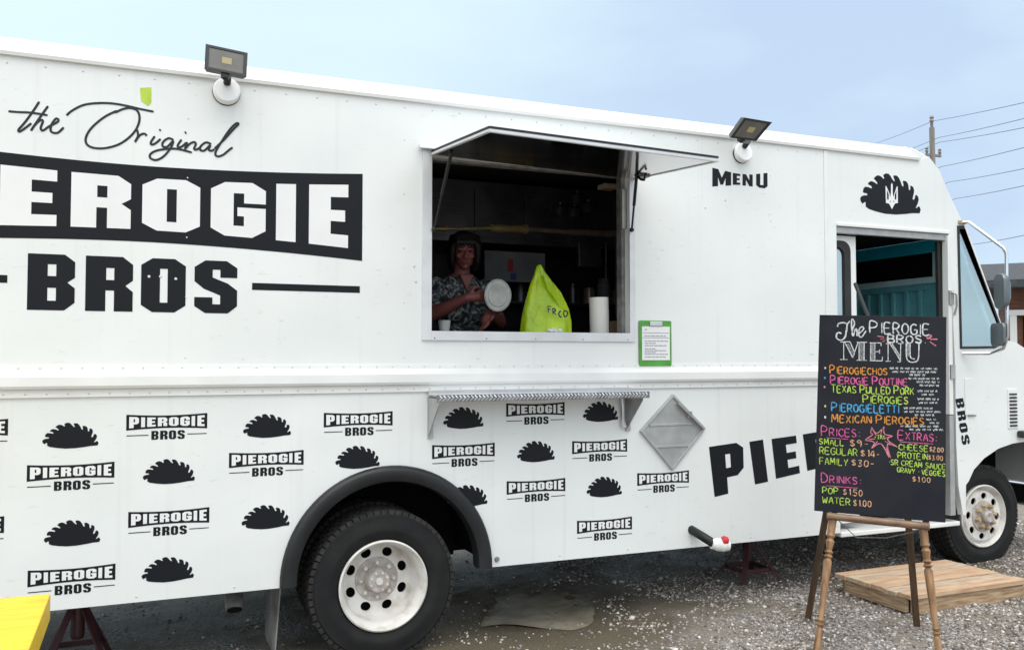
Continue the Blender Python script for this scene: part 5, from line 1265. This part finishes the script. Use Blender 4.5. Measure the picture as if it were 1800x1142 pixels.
def menu_word():
    items = []
    z = lambda *p: ('line', zt(p), .0068)
    items += [z((365,355),(470,352)), z((400,352),(400,548)), z((360,550),(445,550)), z((412,360),(500,530)), z((470,352),(520,470)), z((500,530),(560,360)), z((545,358),(660,358)), z((572,360),(572,556)), z((628,360),(628,558)), z((545,558),(660,560))]
    items += [z((690,365),(815,365)), z((700,365),(700,560)), z((748,365),(748,560)), z((690,562),(830,565)), z((748,462),(800,462)), z((815,365),(818,400)), z((830,565),(832,520)), z((800,440),(800,485))]
    items += [z((870,372),(930,372)), z((895,372),(895,568)), z((865,570),(925,570)), z((915,372),(1030,560)), z((940,372),(1035,520)), z((1035,372),(1035,572)), z((1005,372),(1065,372)), z((1000,575),(1036,574))]
    items += [z((1085,370),(1145,370)), z((1098,370),(1100,520),(1130,572),(1190,578),(1232,540),(1240,370)), z((1140,370),(1142,510),(1165,540),(1195,545)), z((1215,370),(1265,370))]
    for x0, x1, y0, y1 in ((580, 622, 365, 552), (706, 742, 370, 556), (1104, 1138, 375, 515)):
        for k in range(4): xx = x0 + (x1-x0)*(k+.5)/4; items.append(('line', zt([(xx, y0), (xx+2, y1)]), .0022))
    for k in range(3): items.append(('line', zt([(425+12*k, 372), (498+14*k, 505)]), .0022)); items.append(('line', zt([(930+10*k*.6, 385), (1015+8*k, 540)]), .0022))
    chalk('chalk_heading', items, 'white')
menu_word()
chalk('chalk_flourish', [('line', zt([(775,290),(850,300)]), .008), ('line', zt([(810,325),(852,315)]), .006), ('line', zt([(835,355),(862,332)]), .006), ('line', zt([(1320,300),(1345,275),(1375,290),(1345,315),(1325,305)]), .010), ('line', zt([(1365,325),(1445,325)]), .012), ('line', zt([(1360,350),(1430,400)]), .010)], 'rose')
chalk('chalk_line', [('PIEROGIECHOS', 1459, 656, 1562, 659, 13, 1.25, .0075)], 'orange')
chalk('chalk_line', [('PIEROGIE POUTINE', 1460, 674, 1598, 677.5, 13.5, 1.2, .0075)], 'pink')
chalk('chalk_line', [('TEXAS PULLED PORK', 1461, 689, 1609, 693.5, 13.5, 1.15, .0075), ('PIEROGIES', 1517, 707, 1599, 710, 13.5, 1.15, .0075)], 'green')
chalk('chalk_line', [('PIEROGIELETTI', 1462, 722.5, 1583, 726, 15, 1.15, .008)], 'blue')
chalk('chalk_line', [('MEXICAN PIEROGIES', 1462, 741.5, 1627, 746.5, 14, 1.15, .0075)], 'orange')
for c, v, u in (('white', 646.5, 1450.5), ('blue', 664, 1450), ('rose', 680, 1449.5), ('yellow', 713.5, 1450.5), ('white', 733, 1450.5)): chalk('chalk_bullet', [('dot', (u, v), 3.1)], c)
chalk('chalk_subheading', [('PRICES:', 1444, 765.5, 1514, 768, 15, 1.3, .0065), ('line', [(1453, 769), (1491, 771.5)], .006)], 'pink')
chalk('chalk_subheading', [('EXTRAS:', 1579, 772, 1649, 776, 15, 1.2, .0065), ('line', [(1581, 776), (1640, 780)], .006)], 'pink')
chalk('chalk_subheading', [('DRINKS:', 1444, 847, 1516, 851, 14, 1.3, .0065), ('line', [(1452, 853), (1508, 857.5)], .006)], 'pink')
chalk('chalk_line', [('SMALL', 1440, 780.5, 1486, 783, 11), ('REGULAR', 1441, 797, 1510, 801, 13.5), ('FAMILY', 1441, 815, 1493, 818, 13)], 'green', .006)
chalk('chalk_price', [('$9-', 1494, 784, 1528, 786, 13), ('$14-', 1513, 801, 1548, 804, 12.5), ('$30-', 1497, 818, 1538, 820, 12.5)], 'peach', .0055)
chalk('chalk_line', [('CHEESE', 1580, 790, 1634, 793.5, 11.5), ('*PROTEIN', 1574, 804, 1633, 808, 11.5), ('*SR CREAM SAUCE', 1562, 816, 1664, 825, 10.5), ('GRAVY * VEGGIES', 1577, 829, 1663, 837, 9.5)], 'green', .0055)
chalk('chalk_price', [('$2.00', 1634, 793, 1660, 795, 9), ('$3.00', 1632, 807, 1659, 809, 9), ('$1.00', 1604, 846, 1638, 848, 10)], 'peach', .0045)
chalk('chalk_line', [('POP', 1446, 866, 1476, 868, 12), ('WATER', 1446, 883, 1497, 888, 12.5)], 'green', .006)
chalk('chalk_price', [('$1.50', 1482, 869, 1519, 872, 12), ('$1.00', 1500, 888, 1534, 891, 12)], 'peach', .0055)
def star():
    z = lambda pts: [(1420 + a/5.712, 720 + b/5.712) for a, b in pts]
    chalk('chalk_star', [('line', z([(640,175),(630,235)]), .006), ('line', z([(640,175),(690,235),(760,180)]), .006), ('line', z([(765,165),(770,240),(850,262)]), .006), ('line', z([(850,262),(800,300),(900,375)]), .006),
        ('line', z([(900,375),(800,345),(830,480)]), .007), ('line', z([(815,480),(735,340),(640,385)]), .006), ('line', z([(640,385),(665,325),(575,305)]), .006), ('line', z([(575,300),(650,250),(630,232)]), .006), ('line', z([(790,370),(815,470)]), .014), ('line', z([(655,205),(690,262)]), .006), ('line', z([(745,205),(725,262)]), .006), ('line', z([(815,270),(765,290)]), .006), ('line', z([(840,345),(775,315)]), .006), ('line', z([(665,360),(700,315)]), .006), ('line', z([(610,298),(680,290)]), .006)], 'rose')
    chalk('chalk_line', [('+TAX', 1537, 771, 1557, 772, 8)], 'green', .005)
star()
def scribble():                                          # the descriptions: too small to read in the photograph, only marks
    rnd = random.Random(12); items = []
    for u0, v0, u1 in ((1563, 647, 1648), (1568, 653, 1647), (1598, 658.5, 1627), (1597, 665, 1651), (1611, 671, 1652), (1616, 677, 1651), (1613, 687, 1648), (1620, 693, 1642), (1613, 701, 1650), (1615, 707.5, 1648), (1589, 717, 1640), (1589, 723, 1657), (1608, 729, 1642), (1628, 737, 1645), (1634, 743, 1652), (1583, 748.5, 1650), (1598, 754.5, 1658)):
        u = u0
        while u < u1 - 2:
            l = rnd.uniform(5, 12); pts = []; k = 0; x = u
            while x < min(u + l, u1):
                pts.append((x, v0 + (u - u0)*.012 + (1.6 if k % 2 else -1.6) + rnd.uniform(-.5, .5))); x += rnd.uniform(.9, 1.6); k += 1
            if len(pts) > 2: items.append(('line', pts, .0026))
            u += l + rnd.uniform(1.8, 3)
    chalk('chalk_description', items, 'white')
scribble()

# ================================================================ GROUND-LEVEL THINGS
def pallet():
    x0, x1, y0, y1 = 2.96, 3.935, -.655, -.045; zt_ = hg(3.42, -.4) + .115
    t = thing('wooden_platform', 'low weathered wooden platform step on the gravel below the cab door', 'platform', ((x0+x1)/2, (y0+y1)/2, hg(3.42, -.4)))
    n = 6; rnd = random.Random(2); w = (y1-y0)/n
    for i in range(n):
        b = MB(); ya = y0 + i*w + .002; dz = rnd.uniform(-.002, .002); xo = rnd.uniform(-.006, .006)
        b.box(x0+xo, x1+xo, ya, ya+w-.007, zt_-.026+dz, zt_+dz); 
        for xx in (x0+.04, (x0+x1)/2, x1-.05):
            for yy in (ya+.02, ya+w-.03): b.lathe((xx, yy, zt_+dz-.001), (xx, yy, zt_+dz+.0012), [(0, .004), (1, .003)], 7, 1)
        b.build('deck_board', ['plankgrey' if i in (1, 4) else 'plank', 'steel'], t, bevel=.003)
    for a in ((x0+.055, x1-.01, y0+.02, y0+.055), (x0+.05, x1-.01, y1-.06, y1-.02)):
        MB().box(*a, hg(a[0], 0)+.004, zt_-.030).build('side_board', 'plankend', t, bevel=.003)
    for xx in (x0+.02, (x0+x1)/2, x1-.06): MB().box(xx, xx+.03, y0+.06, y1-.065, hg(xx, 0)+.012, zt_-.030).build('cross_board', 'plankend', t, bevel=.003)
pallet()
def jack(x, y, top, label):
    z0 = gz(x, y); t = thing('jack_stand', label, 'jack stand', (x, y, z0), 'red jack stands under the truck')
    h = top - z0; m = MB(); s = .15
    feet = [Vector((x+a*s, y+b*s, z0+.005)) for a, b in ((-1,-1), (1,-1), (1,1), (-1,1))]
    for f in feet: m.bar(f, Vector((x + (f.x-x)*.22, y + (f.y-y)*.22, z0+h*.62)), .036, .012, (f.x-x, f.y-y, .3))
    m.lathe((x, y, z0+h*.30), (x, y, z0+h*.66), [(0, .030), (.1, .034), (1, .034)], 14)
    m.build('frame', 'jackred_shaded', t, bevel=.002)
    b = MB()
    for i in range(4):
        p, q = feet[i].lerp(Vector((x, y, z0+h*.62)), .28), feet[(i+1) % 4].lerp(Vector((x, y, z0+h*.62)), .28); b.bar(p, q, .010, .030)
    b.build('brace', 'jackred_shaded', t)
    MB().box(x-.016, x+.016, y-.016, y+.016, z0+h*.66, z0+h*.93).box(x-.04, x+.04, y-.022, y+.022, z0+h*.93, z0+h).build('post', 'jackred_shaded', t, bevel=.003)
jack(2.70, .50, .478, 'red jack stand under the middle of the truck near the hose outlet')
jack(-1.46, .62, .478, 'red jack stand under the tail of the truck beside the yellow tabletop')
def table():
    z = hg(-1.6, -1) + .74; x1 = -1.475; y1 = -.905; t = thing('yellow_table', 'bright yellow painted wooden tabletop cut off by the photo edge', 'table', (-1.9, -1.5, hg(-1.9, -1.5)))
    c = [G(*p, .74) for p in ((89, 1041),)][0]; x1, y1 = c.x, c.y
    for i in range(5):
        b = MB(); yb = y1 - i*.146; b.box(x1-1.5, x1, yb-.143, yb, z-.095, z); b.build('table_board', 'yellow', t, bevel=.004)
    for xx in (x1-.25, x1-1.25):
        for s in (-1, 1):
            MB().bar((xx, y1-.36+s*.30, hg(xx, 0)-.005), (xx, y1-.36+s*.12, z-.097), .04, .085, (1, 0, 0)).build('leg', 'yellow', t, bevel=.004)
table()

# ================================================================ BACKGROUND
def building():
    o = Vector(D(1742, 628, 30.0)); o.z = hg(o.x, o.y); bx = _r.copy(); by = Vector((_f.x, _f.y, 0)).normalized()
    a = R(-26); bx2 = bx*math.cos(a) + by*math.sin(a)*1.0; by2 = by*math.cos(a) - bx*math.sin(a)
    t = thing('building', 'low brown wooden building with a dark roof beyond the truck\'s nose', 'building', tuple(o))
    def W(x, y, z): q = o + bx2*x + by2*y; return (q.x, q.y, q.z + z)
    def wb(x0, x1, y0, y1, z0, z1): return MB().add([W(x0,y0,z0),W(x1,y0,z0),W(x1,y1,z0),W(x0,y1,z0),W(x0,y0,z1),W(x1,y0,z1),W(x1,y1,z1),W(x0,y1,z1)], [(0,3,2,1),(4,5,6,7),(0,1,5,4),(1,2,6,5),(2,3,7,6),(3,0,4,7)])
    wb(.6, 9, .5, 7, 0, 4.0).build('wall', 'brown', t)
    wb(.55, 9.05, .15, .45, 2.85, 3.03).build('beam', 'beam', t)
    for x in (.6, 4.6, 8.7): wb(x, x+.2, .18, .42, 0, 2.85).build('porch_post', 'beam', t)
    wb(1.0, 8.6, .44, .49, .05, 2.80).build('painted_opening_shade', 'cover_and_shade', t)  # flat black sheet on the wall, standing in for the shade inside
    r = MB(); r.add([W(-.6,-.7,4.0), W(9.6,-.7,4.0), W(9.6,3.7,4.95), W(-.6,3.7,4.95), W(9.6,8.1,4.0), W(-.6,8.1,4.0), W(-.6,-.7,3.75), W(9.6,-.7,3.75), W(9.6,8.1,3.75), W(-.6,8.1,3.75)],
          [(0,1,2,3), (3,2,4,5), (0,6,7,1), (4,8,9,5), (0,3,5,9,6), (1,7,8,4,2), (6,9,8,7)]); r.build('roof', 'shingle', t)
building()
def power():
    base = D(1647, 628, 30.0); x, y = base.x, base.y; z0 = hg(x, y); top = D(1640, 221, 30.0).z
    t = thing('utility_pole', 'weathered wooden utility pole rising behind the truck\'s cab', 'utility pole', (x, y, z0))
    MB().lathe((x, y, z0), (x-.05, y, top), [(0, .125), (1, .085)], 14).build('pole_shaft', 'pole', t, smooth=True)
    MB().lathe((x-.05, y, top-.05), (x-.05, y, top+.42), [(0, .05), (.5, .05), (.6, .08), (.75, .05), (.85, .08), (1, .03)], 10).build('insulator', 'porcelain', t, smooth=True)
    zc = top - .95
    MB().bar((x-.34, y, zc), (x+.34, y, zc), .07, .08).build('cross_arm', 'pole', t)
    for s in (-.30, .30): MB().lathe((x+s, y, zc+.04), (x+s, y, zc+.26), [(0, .03), (.4, .06), (.6, .04), (.8, .06), (1, .02)], 10).build('insulator', 'porcelain', t, smooth=True)
    tr = MB().lathe((x+.02, y-.02, top-2.2), (x+.02, y-.02, top-1.9), [(0, .10), (.2, .115), (1, .095)], 12).build('bracket', 'steel', t, smooth=True)
    wires = [(1640, 213, 1800, 180, 'uppermost thin power line running from the pole tip out of the photo'), (1650, 242, 1800, 208, 'power line on the near end of the pole\'s cross arm'), (1652, 250, 1800, 224, 'power line just below the cross arm'),
             (1655, 293, 1800, 259, 'power line tied on below the bracket of the pole'), (1668, 320, 1800, 296, 'thin cable second below the bracket, passing the truck\'s roof corner'), (1680, 349, 1800, 326, 'cable crossing the sky level with the dumpling emblem'), (1700, 431, 1800, 413, 'lowest cable, seen through the mirror arm')]
    for u0, v0, u1, v1, lb in wires:
        a = D(u0, v0, 30.0); b = D(u1, v1, 20.0); near = a + (b-a)*3.5; far = D(u0-205, v0 + 62, 58.0)
        pts = [far.lerp(a, i/14) - Vector((0, 0, 1.0*(i/14)*(1-i/14))) for i in range(14)] + [a.lerp(near, i/24) - Vector((0, 0, .9*(i/24)*(1-i/24) - .18*min(1, i/7))) for i in range(25)]
        tag(MB().tube(pts, .0085, 6).build('power_line', 'wire', None, smooth=True), lb, 'power line', 'power lines crossing the sky')
power()
